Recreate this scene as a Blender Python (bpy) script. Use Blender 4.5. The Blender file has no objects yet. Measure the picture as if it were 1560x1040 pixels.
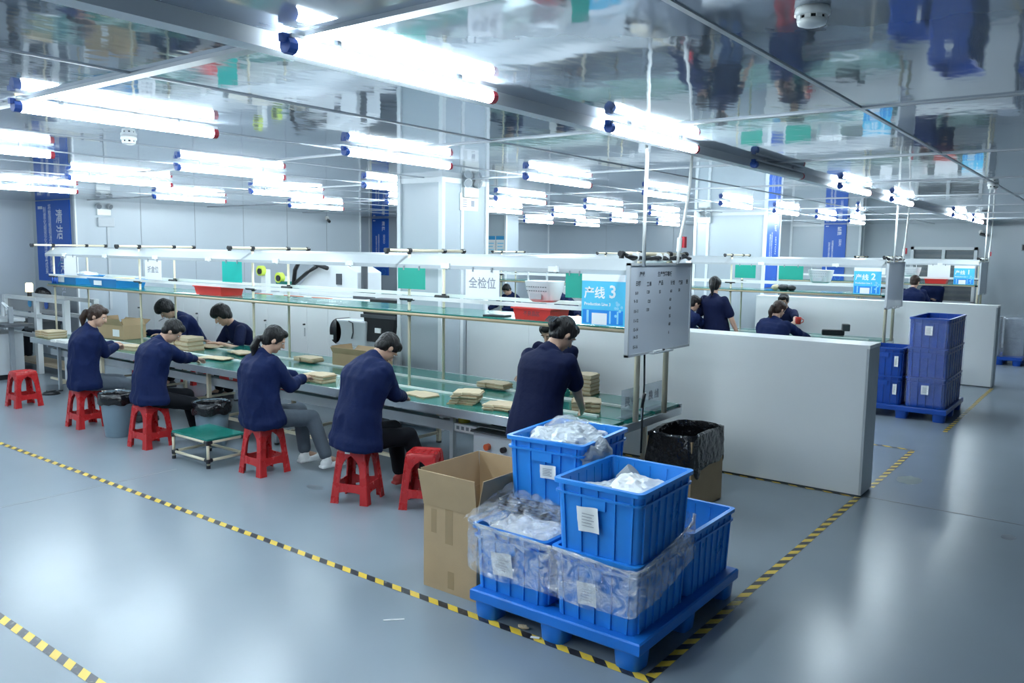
import bpy, bmesh, math, random
import numpy as np
from mathutils import Vector, Matrix, noise, Quaternion

random.seed(7)
scene = bpy.context.scene
col = scene.collection
R = math.radians

# ------------------------------------------------------------------ camera
F_PX = 1237.6
CAM = Vector((0, 0, 2.1))
_p, _r, _y = R(6.3194), R(-0.82543), R(127.09)
FWD = Vector((math.cos(_y) * math.cos(_p), math.sin(_y) * math.cos(_p), -math.sin(_p)))
_right = FWD.cross(Vector((0, 0, 1))).normalized()
_down = FWD.cross(_right)
RT = _right * math.cos(_r) + _down * math.sin(_r)
DN = -_right * math.sin(_r) + _down * math.cos(_r)
cd = bpy.data.cameras.new('camera')
cd.sensor_width = 36.0
cd.lens = F_PX / 1560 * 36.0
cd.clip_start = 0.05
cd.clip_end = 200
cam = bpy.data.objects.new('camera', cd)
col.objects.link(cam)
cam.matrix_world = Matrix(((RT.x, -DN.x, -FWD.x, CAM.x), (RT.y, -DN.y, -FWD.y, CAM.y), (RT.z, -DN.z, -FWD.z, CAM.z), (0, 0, 0, 1)))
scene.camera = cam

# ------------------------------------------------------------------ world, exposure
world = bpy.data.worlds.new('world')
scene.world = world
world.use_nodes = True
world.node_tree.nodes['Background'].inputs[0].default_value = (0.75, 0.85, 1.0, 1)
world.node_tree.nodes['Background'].inputs[1].default_value = 0.3
scene.view_settings.view_transform = 'Standard'
scene.view_settings.look = 'None'
scene.view_settings.gamma = 1.0
scene.view_settings.use_curve_mapping = False
scene.view_settings.exposure = 1.40
scene.cycles.use_denoising = True
scene.cycles.max_bounces = 6
scene.cycles.diffuse_bounces = 3
scene.cycles.glossy_bounces = 3
scene.cycles.transparent_max_bounces = 12
scene.cycles.caustics_reflective = False
scene.cycles.caustics_refractive = False
scene.cycles.sample_clamp_indirect = 4.0
TUBE_POWER = 38.0
STRIP_POWER = 9.0


def ray(px, py):
    return RT * ((px - 780) / F_PX) + DN * ((py - 520) / F_PX) + FWD


def onz(px, py, z=0.0):
    v = ray(px, py)
    t = (z - CAM.z) / v.z
    return CAM + v * t


def ony(px, py, Y):
    v = ray(px, py)
    return CAM + v * (Y / v.y)


def onx(px, py, X):
    v = ray(px, py)
    return CAM + v * (X / v.x)


# ------------------------------------------------------------------ materials
MATS = {}


def mat(name, color, rough=0.5, metal=0.0, var=0.0, vscale=6.0, bump=0.0, bscale=40.0, spec=0.5, emit=None, estr=0.0,
        stretch=(1, 1, 1), rvar=0.0, color2=None, coat=0.0, detail=4.0):
    if name in MATS:
        return MATS[name]
    m = bpy.data.materials.new(name)
    m.use_nodes = True
    nt = m.node_tree
    b = nt.nodes['Principled BSDF']
    c = (*color, 1)
    b.inputs['Base Color'].default_value = c
    b.inputs['Roughness'].default_value = rough
    b.inputs['Metallic'].default_value = metal
    b.inputs['Specular IOR Level'].default_value = spec
    b.inputs['Coat Weight'].default_value = coat
    tc = None
    if var or bump or rvar or color2:
        tc = nt.nodes.new('ShaderNodeTexCoord')
        mp = nt.nodes.new('ShaderNodeMapping')
        mp.inputs['Scale'].default_value = stretch
        nt.links.new(tc.outputs['Object'], mp.inputs[0])
    if var or color2 or rvar:
        n = nt.nodes.new('ShaderNodeTexNoise')
        n.inputs['Scale'].default_value = vscale
        n.inputs['Detail'].default_value = detail
        nt.links.new(mp.outputs[0], n.inputs['Vector'])
        mx = nt.nodes.new('ShaderNodeMix')
        mx.data_type = 'RGBA'
        if color2:
            mx.inputs[6].default_value = c
            mx.inputs[7].default_value = (*color2, 1)
        else:
            mx.inputs[6].default_value = tuple(max(0, v * (1 - var)) for v in color) + (1,)
            mx.inputs[7].default_value = tuple(min(1, v * (1 + var)) for v in color) + (1,)
        cr = nt.nodes.new('ShaderNodeMapRange')
        cr.inputs[1].default_value = 0.2
        cr.inputs[2].default_value = 0.8
        nt.links.new(n.outputs['Fac'], cr.inputs[0])
        nt.links.new(cr.outputs[0], mx.inputs[0])
        nt.links.new(mx.outputs[2], b.inputs['Base Color'])
        if rvar:
            rr = nt.nodes.new('ShaderNodeMapRange')
            rr.inputs[1].default_value = 0.25
            rr.inputs[2].default_value = 0.75
            rr.inputs[3].default_value = max(0.02, rough - rvar)
            rr.inputs[4].default_value = rough + rvar
            nt.links.new(n.outputs['Fac'], rr.inputs[0])
            nt.links.new(rr.outputs[0], b.inputs['Roughness'])
    if bump:
        n2 = nt.nodes.new('ShaderNodeTexNoise')
        n2.inputs['Scale'].default_value = bscale
        n2.inputs['Detail'].default_value = 3.0
        nt.links.new(mp.outputs[0], n2.inputs['Vector'])
        bp = nt.nodes.new('ShaderNodeBump')
        bp.inputs['Strength'].default_value = bump
        bp.inputs['Distance'].default_value = 0.02
        nt.links.new(n2.outputs['Fac'], bp.inputs['Height'])
        nt.links.new(bp.outputs[0], b.inputs['Normal'])
    if emit:
        b.inputs['Emission Color'].default_value = (*emit, 1)
        b.inputs['Emission Strength'].default_value = estr
    MATS[name] = m
    return m


def stripe_mat(name):
    """black and yellow hazard tape: diagonal stripes in object space"""
    m = bpy.data.materials.new(name)
    m.use_nodes = True
    nt = m.node_tree
    b = nt.nodes['Principled BSDF']
    tc = nt.nodes.new('ShaderNodeTexCoord')
    sp = nt.nodes.new('ShaderNodeSeparateXYZ')
    nt.links.new(tc.outputs['UV'], sp.inputs[0])
    def mth(op, a, bb):
        n = nt.nodes.new('ShaderNodeMath')
        n.operation = op
        for i, v in enumerate((a, bb)):
            if v is None:
                continue
            if isinstance(v, (int, float)):
                n.inputs[i].default_value = v
            else:
                nt.links.new(v, n.inputs[i])
        return n.outputs[0]
    s = mth('ADD', sp.outputs[0], sp.outputs[1])
    fr = mth('FRACT', mth('MULTIPLY', s, 1 / 0.155), None)
    st = mth('GREATER_THAN', fr, 0.5)
    nz = nt.nodes.new('ShaderNodeTexNoise')
    nz.inputs['Scale'].default_value = 30
    nt.links.new(tc.outputs['Object'], nz.inputs['Vector'])
    mx = nt.nodes.new('ShaderNodeMix')
    mx.data_type = 'RGBA'
    mx.inputs[6].default_value = (0.80, 0.56, 0.06, 1)
    mx.inputs[7].default_value = (0.02, 0.022, 0.03, 1)
    nt.links.new(st, mx.inputs[0])
    mx2 = nt.nodes.new('ShaderNodeMix')
    mx2.data_type = 'RGBA'
    mx2.inputs[7].default_value = (0.35, 0.36, 0.36, 1)
    wr = nt.nodes.new('ShaderNodeMapRange')
    wr.inputs[1].default_value = 0.60
    wr.inputs[2].default_value = 0.8
    wr.inputs[4].default_value = 0.5
    nt.links.new(nz.outputs['Fac'], wr.inputs[0])
    nt.links.new(wr.outputs[0], mx2.inputs[0])
    nt.links.new(mx.outputs[2], mx2.inputs[6])
    nt.links.new(mx2.outputs[2], b.inputs['Base Color'])
    b.inputs['Roughness'].default_value = 0.35
    return m


def film_mat(name, white=0.25, gloss=0.35, scale=9.0):
    """clear stretch film: mostly see-through, with glossy crinkles and highlights painted in as diffuse white"""
    m = bpy.data.materials.new(name)
    m.use_nodes = True
    nt = m.node_tree
    for n in list(nt.nodes):
        if n.type != 'OUTPUT_MATERIAL':
            nt.nodes.remove(n)
    out = [n for n in nt.nodes if n.type == 'OUTPUT_MATERIAL'][0]
    tr = nt.nodes.new('ShaderNodeBsdfTransparent')
    tr.inputs[0].default_value = (0.97, 0.98, 1, 1)
    gl = nt.nodes.new('ShaderNodeBsdfGlossy')
    gl.inputs['Roughness'].default_value = 0.05
    gl.inputs[0].default_value = (1, 1, 1, 1)
    tc = nt.nodes.new('ShaderNodeTexCoord')
    nz = nt.nodes.new('ShaderNodeTexNoise')
    nz.inputs['Scale'].default_value = scale
    nz.inputs['Detail'].default_value = 8
    nz.inputs['Roughness'].default_value = 0.7
    nz.inputs['Distortion'].default_value = 1.5
    nt.links.new(tc.outputs['Object'], nz.inputs['Vector'])
    bp = nt.nodes.new('ShaderNodeBump')
    bp.inputs['Strength'].default_value = 1.0
    bp.inputs['Distance'].default_value = 0.03
    nt.links.new(nz.outputs['Fac'], bp.inputs['Height'])
    nt.links.new(bp.outputs[0], gl.inputs['Normal'])
    df = nt.nodes.new('ShaderNodeBsdfDiffuse')
    df.inputs[0].default_value = (0.9, 0.93, 0.97, 1)
    m1 = nt.nodes.new('ShaderNodeMixShader')
    m1.inputs[0].default_value = white  # diffuse white share paints brighter highlights onto the crinkles
    nt.links.new(gl.outputs[0], m1.inputs[1])
    nt.links.new(df.outputs[0], m1.inputs[2])
    mr = nt.nodes.new('ShaderNodeMapRange')
    mr.inputs[1].default_value = 0.38
    mr.inputs[2].default_value = 0.72
    mr.inputs[3].default_value = 0.06
    mr.inputs[4].default_value = gloss
    nt.links.new(nz.outputs['Fac'], mr.inputs[0])
    m2 = nt.nodes.new('ShaderNodeMixShader')
    nt.links.new(mr.outputs[0], m2.inputs[0])
    nt.links.new(tr.outputs[0], m2.inputs[1])
    nt.links.new(m1.outputs[0], m2.inputs[2])
    nt.links.new(m2.outputs[0], out.inputs[0])
    MATS[name] = m
    return m


def glass_mat(name, color=(0.85, 0.92, 0.95), fac=0.22):
    m = bpy.data.materials.new(name)
    m.use_nodes = True
    nt = m.node_tree
    for n in list(nt.nodes):
        if n.type != 'OUTPUT_MATERIAL':
            nt.nodes.remove(n)
    out = [n for n in nt.nodes if n.type == 'OUTPUT_MATERIAL'][0]
    tr = nt.nodes.new('ShaderNodeBsdfTransparent')
    tr.inputs[0].default_value = (*color, 1)
    gl = nt.nodes.new('ShaderNodeBsdfGlossy')
    gl.inputs['Roughness'].default_value = 0.05
    df = nt.nodes.new('ShaderNodeBsdfDiffuse')
    df.inputs[0].default_value = (0.8, 0.85, 0.9, 1)
    mm = nt.nodes.new('ShaderNodeMixShader')
    mm.inputs[0].default_value = 0.6
    nt.links.new(gl.outputs[0], mm.inputs[1])
    nt.links.new(df.outputs[0], mm.inputs[2])
    m2 = nt.nodes.new('ShaderNodeMixShader')
    m2.inputs[0].default_value = fac
    nt.links.new(tr.outputs[0], m2.inputs[1])
    nt.links.new(mm.outputs[0], m2.inputs[2])
    nt.links.new(m2.outputs[0], out.inputs[0])
    MATS[name] = m
    return m


M_FLOOR = mat('floor_epoxy', (0.245, 0.295, 0.345), 0.26, var=0.06, vscale=0.9, detail=3)
M_CEIL = mat('ceiling_steel', (0.50, 0.56, 0.64), 0.05, metal=0.58, bump=0.12, bscale=3.0, stretch=(1.0, 0.6, 1), spec=0.6)
M_WALL = mat('wall_panel', (0.46, 0.52, 0.57), 0.30, var=0.03, vscale=0.7)
M_TRIM = mat('trim_white', (0.78, 0.82, 0.85), 0.35, var=0.02)
M_JOINT = mat('joint_metal', (0.50, 0.53, 0.56), 0.3, metal=0.5, var=0.04)
M_DKJ = mat('joint_dark', (0.12, 0.14, 0.16), 0.5, var=0.1)
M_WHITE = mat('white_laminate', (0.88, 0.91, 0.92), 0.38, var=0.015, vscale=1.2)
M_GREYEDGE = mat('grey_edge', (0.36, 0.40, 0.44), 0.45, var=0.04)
M_GREEN = mat('green_mat', (0.015, 0.19, 0.155), 0.16, var=0.05, vscale=3, rvar=0.05)
M_GREEN2 = mat('green_card', (0.0, 0.36, 0.26), 0.45, var=0.03)
M_TEAL = mat('teal_card', (0.0, 0.50, 0.42), 0.4, var=0.03)
M_ALU = mat('aluminium', (0.55, 0.59, 0.62), 0.32, metal=0.7, var=0.04, vscale=12)
M_BEIGE = mat('beige_pipe', (0.78, 0.70, 0.52), 0.30, var=0.03)
M_BROWNP = mat('brown_pipe', (0.52, 0.42, 0.27), 0.32, var=0.05)
M_BLACK = mat('black_plastic', (0.012, 0.013, 0.016), 0.38, var=0.2)
M_BLACKG = mat('black_gloss', (0.01, 0.011, 0.014), 0.15, var=0.2)
M_CREAM = mat('cream_white', (0.86, 0.88, 0.86), 0.3, var=0.02)
M_CHAN = mat('channel_white', (0.45, 0.49, 0.51), 0.35, var=0.02)
M_LED = mat('led_tube', (0.9, 0.95, 1.0), 0.3, emit=(0.80, 0.93, 1.0), estr=TUBE_POWER, var=0.0)
M_STRIP = mat('led_strip', (0.9, 0.95, 1.0), 0.3, emit=(0.84, 0.95, 1.0), estr=STRIP_POWER)
M_LEDOFF = mat('led_off', (0.55, 0.58, 0.6), 0.4, var=0.03)
M_BLUECAP = mat('blue_cap', (0.02, 0.09, 0.42), 0.4, var=0.05)
M_REDCAP = mat('red_cap', (0.45, 0.03, 0.05), 0.4, var=0.05)
M_RED = mat('red_plastic', (0.47, 0.020, 0.022), 0.28, var=0.08, vscale=8, rvar=0.06)
M_REDB = mat('red_bin', (0.72, 0.045, 0.035), 0.32, var=0.05)
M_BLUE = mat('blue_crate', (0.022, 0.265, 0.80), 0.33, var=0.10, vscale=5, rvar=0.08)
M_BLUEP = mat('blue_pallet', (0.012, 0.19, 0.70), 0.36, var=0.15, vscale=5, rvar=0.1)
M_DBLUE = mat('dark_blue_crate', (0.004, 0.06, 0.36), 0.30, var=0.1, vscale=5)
M_BLUEB = mat('blue_bin', (0.03, 0.26, 0.62), 0.35, var=0.05)
M_KRAFT = mat('kraft', (0.46, 0.325, 0.185), 0.8, var=0.06, vscale=6, bump=0.08, bscale=120)
M_KRAFTIN = mat('kraft_inside', (0.43, 0.30, 0.17), 0.85, var=0.06, vscale=9)
M_KRAFTL = mat('kraft_light', (0.66, 0.54, 0.37), 0.8, var=0.08, vscale=20)
M_KRAFTD = mat('kraft_dark', (0.16, 0.10, 0.05), 0.85, var=0.2, vscale=20)
M_TAPEB = mat('packing_tape', (0.36, 0.25, 0.13), 0.2, var=0.08)
M_PAPER = mat('paper', (0.86, 0.88, 0.88), 0.75, var=0.02, vscale=10)
M_PAPERW = mat('paper_bright', (0.92, 0.94, 0.95), 0.6, var=0.01)
M_INK = mat('ink', (0.06, 0.07, 0.09), 0.7, var=0.1)
M_INKG = mat('ink_grey', (0.30, 0.32, 0.36), 0.7, var=0.1)
M_NAVY = mat('navy_jacket', (0.004, 0.0115, 0.058), 0.75, spec=0.18, var=0.10, vscale=7, bump=0.6, bscale=9)
M_NAVYP = mat('navy_polo', (0.004, 0.008, 0.038), 0.80, spec=0.18, var=0.10, vscale=7, bump=0.3, bscale=16)
M_SKIN = mat('skin', (0.56, 0.35, 0.25), 0.5, var=0.06, vscale=12)
M_LIPS = mat('lips', (0.45, 0.19, 0.15), 0.45, var=0.05)
M_HAIR = mat('hair_black', (0.007, 0.0065, 0.007), 0.40, spec=0.28, var=0.4, vscale=30, bump=0.7, bscale=60, stretch=(1, 1, 0.2))
M_HAIRB = mat('hair_brown', (0.030, 0.016, 0.011), 0.42, spec=0.3, var=0.4, vscale=30, bump=0.7, bscale=60, stretch=(1, 1, 0.2))
M_GREYT = mat('trousers_grey', (0.085, 0.105, 0.13), 0.85, spec=0.2, var=0.1, bump=0.25, bscale=16)
M_BLACKT = mat('trousers_black', (0.006, 0.007, 0.010), 0.85, spec=0.15, var=0.1, bump=0.25, bscale=16)
M_JEANS = mat('jeans', (0.06, 0.11, 0.23), 0.85, var=0.15, bump=0.25, bscale=20)
M_SHOEW = mat('shoe_white', (0.78, 0.80, 0.80), 0.6, var=0.04)
M_SHOER = mat('shoe_red', (0.40, 0.035, 0.03), 0.6, var=0.1)
M_SHOEB = mat('shoe_black', (0.02, 0.02, 0.022), 0.6, var=0.1)
M_BIN = mat('grey_bin', (0.19, 0.265, 0.32), 0.38, var=0.05)
M_BAG = mat('bin_bag', (0.008, 0.008, 0.010), 0.12, var=0.3, vscale=9, bump=0.8, bscale=14)
M_BANNER = mat('banner_blue', (0.016, 0.115, 0.56), 0.4, var=0.05, vscale=1.5)
M_BTEXT = mat('banner_text', (0.78, 0.82, 0.92), 0.5, var=0.03)
M_BICON = mat('banner_icon', (0.05, 0.32, 0.62), 0.5, var=0.03)
M_CYAN = mat('sign_cyan', (0.06, 0.52, 0.82), 0.4, color2=(0.10, 0.62, 0.88), vscale=3)
M_SIGNBLUE = mat('sign_blue', (0.01, 0.26, 0.76), 0.4, var=0.08)
M_SIGNLIGHT = mat('sign_light', (0.28, 0.68, 0.90), 0.4, var=0.08)
M_SIGNW = mat('sign_white', (0.92, 0.95, 0.97), 0.4, var=0.01)
M_WB = mat('whiteboard', (0.66, 0.72, 0.80), 0.10, var=0.02, vscale=2)
M_DGREY = mat('dark_grey', (0.06, 0.068, 0.078), 0.45, var=0.08)
M_MGREY = mat('mid_grey', (0.26, 0.29, 0.32), 0.45, var=0.06)
M_LGREY = mat('light_grey', (0.52, 0.56, 0.59), 0.4, var=0.04)
M_MACH = mat('machine_white', (0.72, 0.76, 0.78), 0.35, var=0.03)
M_LIME = mat('lime', (0.58, 0.72, 0.08), 0.4, var=0.05)
M_ORANGE = mat('orange', (0.70, 0.13, 0.05), 0.4, var=0.06)
M_YEL = mat('yellow_tape_roll', (0.30, 0.30, 0.02), 0.35, var=0.06)
M_BEACON = mat('beacon', (0.9, 0.75, 0.35), 0.4, emit=(1.0, 0.82, 0.42), estr=1.6)
M_TAN = mat('tan_wood', (0.45, 0.36, 0.25), 0.6, var=0.1)
M_WRAP = mat('wrapped_plastic', (0.62, 0.68, 0.74), 0.25, var=0.12, vscale=9, bump=0.8, bscale=18, rvar=0.1)
M_GREYWRAP = mat('grey_wrap', (0.30, 0.34, 0.39), 0.22, var=0.2, vscale=6, bump=0.6, bscale=12)
M_FILM = film_mat('stretch_film', 0.34, 0.95, 11.0)
M_FILM2 = film_mat('stretch_film_thin', 0.2, 0.16, 14.0)
M_ACRY = glass_mat('acrylic', (0.9, 0.94, 0.97), 0.42)
M_GLASS = glass_mat('window_glass', (0.55, 0.6, 0.62), 0.25)
M_SMOKEP = glass_mat('smoke_panel', (0.62, 0.60, 0.60), 0.30)
M_HAZ = stripe_mat('hazard_tape')
M_VALVE = mat('valve_red', (0.60, 0.03, 0.05), 0.35, var=0.05)


# ------------------------------------------------------------------ mesh helpers
class MB:
    def __init__(self):
        self.v, self.f, self.m = [], [], []
        self.mats = []
        self.cur = 0

    def use(self, material):
        if material not in self.mats:
            self.mats.append(material)
        self.cur = self.mats.index(material)
        return self

    def add(self, verts, faces):
        o = len(self.v)
        self.v += [tuple(p) for p in verts]
        self.f += [tuple(i + o for i in f) for f in faces]
        self.m += [self.cur] * len(faces)
        return self

    def box(self, c, s, rz=0.0, M=None):
        hx, hy, hz = s[0] / 2, s[1] / 2, s[2] / 2
        vs = [Vector((x, y, z)) for z in (-hz, hz) for y in (-hy, hy) for x in (-hx, hx)]
        if rz:
            q = Matrix.Rotation(rz, 3, 'Z')
            vs = [q @ p for p in vs]
        if M is not None:
            vs = [M @ p for p in vs]
        c = Vector(c)
        vs = [p + c for p in vs]
        return self.add(vs, [(0, 2, 3, 1), (4, 5, 7, 6), (0, 1, 5, 4), (2, 6, 7, 3), (0, 4, 6, 2), (1, 3, 7, 5)])

    def b2(self, x0, x1, y0, y1, z0, z1):
        return self.box(((x0 + x1) / 2, (y0 + y1) / 2, (z0 + z1) / 2), (abs(x1 - x0), abs(y1 - y0), abs(z1 - z0)))

    def cyl(self, p0, p1, r0, r1=None, n=12, caps=True):
        if r1 is None:
            r1 = r0
        p0, p1 = Vector(p0), Vector(p1)
        d = (p1 - p0).normalized()
        a = d.orthogonal().normalized()
        b = d.cross(a)
        vs = []
        for p, r in ((p0, r0), (p1, r1)):
            for i in range(n):
                t = 2 * math.pi * i / n
                vs.append(p + a * (r * math.cos(t)) + b * (r * math.sin(t)))
        fs = [(i, (i + 1) % n, n + (i + 1) % n, n + i) for i in range(n)]
        if caps:
            fs += [tuple(range(n - 1, -1, -1)), tuple(range(n, 2 * n))]
        return self.add(vs, fs)

    def tube(self, pts, r, n=8):
        pts = [Vector(p) for p in pts]
        rings = []
        ref = None
        for i, p in enumerate(pts):
            d = (pts[min(i + 1, len(pts) - 1)] - pts[max(i - 1, 0)]).normalized()
            if ref is None:
                ref = d.orthogonal().normalized()
            a = (ref - d * ref.dot(d)).normalized()
            ref = a
            b = d.cross(a)
            rr = r[i] if isinstance(r, (list, tuple)) else r
            rings.append([p + a * (rr * math.cos(2 * math.pi * k / n)) + b * (rr * math.sin(2 * math.pi * k / n)) for k in range(n)])
        return self.loft(rings)

    def loft(self, rings, caps=True, close=True):
        n = len(rings[0])
        vs = [p for r in rings for p in r]
        fs = []
        for i in range(len(rings) - 1):
            for k in range(n if close else n - 1):
                a, b = i * n + k, i * n + (k + 1) % n
                fs.append((a, b, b + n, a + n))
        if caps:
            fs.append(tuple(range(n - 1, -1, -1)))
            fs.append(tuple(range((len(rings) - 1) * n, len(rings) * n)))
        return self.add(vs, fs)

    def lathe(self, prof, c=(0, 0, 0), n=20):
        c = Vector(c)
        rings = [[c + Vector((r * math.cos(2 * math.pi * k / n), r * math.sin(2 * math.pi * k / n), z)) for k in range(n)] for r, z in prof]
        return self.loft(rings)

    def ell(self, c, rad, M=None, nu=14, nv=10):
        c = Vector(c)
        vs, fs = [], []
        for j in range(nv + 1):
            ph = math.pi * j / nv
            for i in range(nu):
                th = 2 * math.pi * i / nu
                p = Vector((rad[0] * math.sin(ph) * math.cos(th), rad[1] * math.sin(ph) * math.sin(th), rad[2] * math.cos(ph)))
                if M is not None:
                    p = M @ p
                vs.append(c + p)
        for j in range(nv):
            for i in range(nu):
                a, b = j * nu + i, j * nu + (i + 1) % nu
                fs.append((a, a + nu, b + nu, b))
        return self.add(vs, fs)

    def caps(self, p0, p1, r0, r1, n=12):
        """tapered capsule, closed"""
        p0, p1 = Vector(p0), Vector(p1)
        d = p1 - p0
        L = d.length
        if L < 1e-6:
            return self.ell(p0, (r0, r0, r0))
        d /= L
        a = d.orthogonal().normalized()
        b = d.cross(a)
        rings = []
        for k in (0.15, 0.5, 0.8, 1.0):
            s = math.sqrt(max(0, 1 - (1 - k) ** 2))
            rings.append((p0 - d * (r0 * (1 - k)), r0 * s))
        for k in (1.0, 0.8, 0.5, 0.15):
            s = math.sqrt(max(0, 1 - (1 - k) ** 2))
            rings.append((p1 + d * (r1 * (1 - k)), r1 * s))
        return self.loft([[c + a * (r * math.cos(2 * math.pi * i / n)) + b * (r * math.sin(2 * math.pi * i / n)) for i in range(n)] for c, r in rings])

    def prism(self, poly, z0, z1, M=None, c=(0, 0, 0)):
        c = Vector(c)
        n = len(poly)
        vs = [Vector((x, y, z)) for z in (z0, z1) for x, y in poly]
        if M is not None:
            vs = [M @ p for p in vs]
        vs = [p + c for p in vs]
        fs = [tuple(range(n - 1, -1, -1)), tuple(range(n, 2 * n))] + [(i, (i + 1) % n, n + (i + 1) % n, n + i) for i in range(n)]
        return self.add(vs, fs)

    def mesh(self, name, material=None, smooth=False):
        me = bpy.data.meshes.new(name)
        me.from_pydata(self.v, [], self.f)
        ms = self.mats if self.mats else [material]
        for m in ms:
            me.materials.append(m)
        if self.mats:
            me.polygons.foreach_set('material_index', self.m)
        if smooth:
            me.polygons.foreach_set('use_smooth', [True] * len(me.polygons))
        me.update()
        return me

    def build(self, name, material=None, parent=None, smooth=False, bevel=0.0, world=False, angle=None):
        if world and parent is not None:
            o = parent.location
            self.v = [(p[0] - o.x, p[1] - o.y, p[2] - o.z) for p in self.v]
        me = self.mesh(name, material, smooth)
        if bevel:
            bm = bmesh.new()
            bm.from_mesh(me)
            bmesh.ops.remove_doubles(bm, verts=bm.verts, dist=1e-5)
            es = [e for e in bm.edges if len(e.link_faces) == 2 and e.calc_face_angle(0) > 0.6]
            bmesh.ops.bevel(bm, geom=es, offset=bevel, segments=2, affect='EDGES', profile=0.5, clamp_overlap=True)
            bm.to_mesh(me)
            bm.free()
        if angle is not None:
            me.polygons.foreach_set('use_smooth', [True] * len(me.polygons))
            me.set_sharp_from_angle(angle=R(angle))
        ob = bpy.data.objects.new(name, me)
        col.objects.link(ob)
        if parent is not None:
            ob.parent = parent
        return ob


def thing(name, label, cat, loc=(0, 0, 0), rz=0.0, group=None):
    o = bpy.data.objects.new(name, None)
    o.empty_display_size = 0.1
    col.objects.link(o)
    o.location = loc
    o.rotation_euler = (0, 0, rz)
    o['label'] = label
    o['category'] = cat
    if group:
        o['group'] = group
    return o


def tag(o, label, cat, group=None):
    o['label'] = label
    o['category'] = cat
    if group:
        o['group'] = group
    return o


def struct(o):
    o['kind'] = 'structure'
    return o


def dup(root, loc, rz, label=None, group=None):
    r = root.copy()
    col.objects.link(r)
    r.location = loc
    r.rotation_euler = (0, 0, rz)
    if label:
        r['label'] = label
    if group:
        r['group'] = group
    for ch in list(root.children):
        c = ch.copy()
        col.objects.link(c)
        c.parent = r
        for gch in list(ch.children):
            d = gch.copy()
            col.objects.link(d)
            d.parent = c
    return r


def lettering(body, size, material, parent, loc, xdir, ydir, bold=0.0, align='LEFT', name='lettering', depth=0.0006, spacing=1.0, line=1.0, sx=1.0):
    """flat lettering as a mesh; loc is in the parent's local space, xdir the reading direction, ydir up"""
    cu = bpy.data.curves.new(name, 'FONT')
    cu.body = body
    cu.size = size
    cu.offset = bold
    cu.align_x = align
    cu.align_y = 'CENTER'
    cu.space_character = spacing
    cu.space_line = line
    cu.resolution_u = 2
    o = bpy.data.objects.new('tmp', cu)
    me = bpy.data.meshes.new_from_object(o)
    me.name = name
    bpy.data.objects.remove(o)
    bpy.data.curves.remove(cu)
    me.materials.clear()
    me.materials.append(material)
    x, y = Vector(xdir).normalized(), Vector(ydir).normalized()
    z = x.cross(y)
    Mx = Matrix(((x.x * sx, y.x, z.x, loc[0]), (x.y * sx, y.y, z.y, loc[1]), (x.z * sx, y.z, z.z, loc[2]), (0, 0, 0, 1)))
    me.transform(Mx)
    ob = bpy.data.objects.new(name, me)
    col.objects.link(ob)
    ob.parent = parent
    return ob


def smoothstep(a, b, x):
    t = max(0.0, min(1.0, (x - a) / (b - a)))
    return t * t * (3 - 2 * t)


# ================================================================== STRUCTURE
CZ = 2.93
XR, YN = 6.0, -5.0     # right and near walls, behind the camera
XL, XL2, YF = -17.0, -15.4, 22.3

m = MB(); m.b2(XL - .2, XR + .2, YN - .2, YF + .2, -0.12, 0.0); struct(m.build('floor', M_FLOOR))
m = MB(); m.b2(XL - .2, XR + .2, YN - .2, YF + .2, CZ, CZ + 0.12); struct(m.build('ceiling', M_CEIL))
m = MB(); m.b2(XL - .2, XL, YN, 7.05, 0, CZ); struct(m.build('wall_left', M_WALL))
m = MB(); m.b2(XL2 - .2, XL2, 7.2, 14.05, 0, CZ); struct(m.build('wall_left_middle', M_WALL))
m = MB(); m.b2(XL2 - 1.25, XL2 - 1.05, 14.05, 15.3, 0, CZ); m.b2(XL2 - 1.25, XL2, 14.0, 14.05, 0, CZ); struct(m.build('wall_left_recess', M_WALL))
m = MB(); m.b2(-16.65, -11.8, 15.3, 15.8, 0, CZ); struct(m.build('wall_left_return', M_WALL))
m = MB(); m.b2(XL2 - .2, XL2, 15.8, YF, 0, CZ); struct(m.build('wall_left_far', M_WALL))
m = MB(); m.b2(XL - .2, -4.36, YF, YF + .2, 0, CZ); m.b2(-2.98, XR, YF, YF + .2, 0, CZ); m.b2(-4.36, -2.98, YF, YF + .2, 0, 0.98); m.b2(-4.36, -2.98, YF, YF + .2, 2.34, CZ)
struct(m.build('wall_back', M_WALL))
m = MB(); m.b2(XR, XR + .2, YN, YF, 0, CZ); struct(m.build('wall_right', M_WALL))
m = MB(); m.b2(XL, XR, YN - .2, YN, 0, CZ); struct(m.build('wall_front', M_WALL))

# panel joints of the walls
def vtrim(name, x, y, w=0.05, d=0.05, mt=M_TRIM, z1=CZ):
    mm = MB(); mm.b2(x - w / 2, x + w / 2, y - d / 2, y + d / 2, 0, z1); return struct(mm.build(name, mt))
k = 1
for y in (8.35, 9.5, 10.65, 11.8, 12.95):
    vtrim('trim_%d' % k, XL2, y, 0.012, 0.012, M_GREYEDGE); k += 1
for x, y in ((XL2, 7.22), (XL2, 14.0), (-16.45, 15.29), (-11.8, 15.3), (XL2, 15.84), (XL2, YF - .03), (-11.9, 15.8)):
    vtrim('trim_%d' % k, x, y); k += 1
for x in (-13.2, -10.9, -8.6, 0.4, 2.7, 5.0):
    vtrim('trim_%d' % k, x, YF, 0.012, 0.012, M_GREYEDGE); k += 1
# pilaster with the first banner, on the left
m = MB(); m.b2(XL, -15.28, 7.05, 7.2, 0, CZ); struct(m.build('wall_pilaster', M_WALL))
vtrim('trim_%d' % k, -15.28, 7.05, 0.06, 0.03); k += 1
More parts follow.
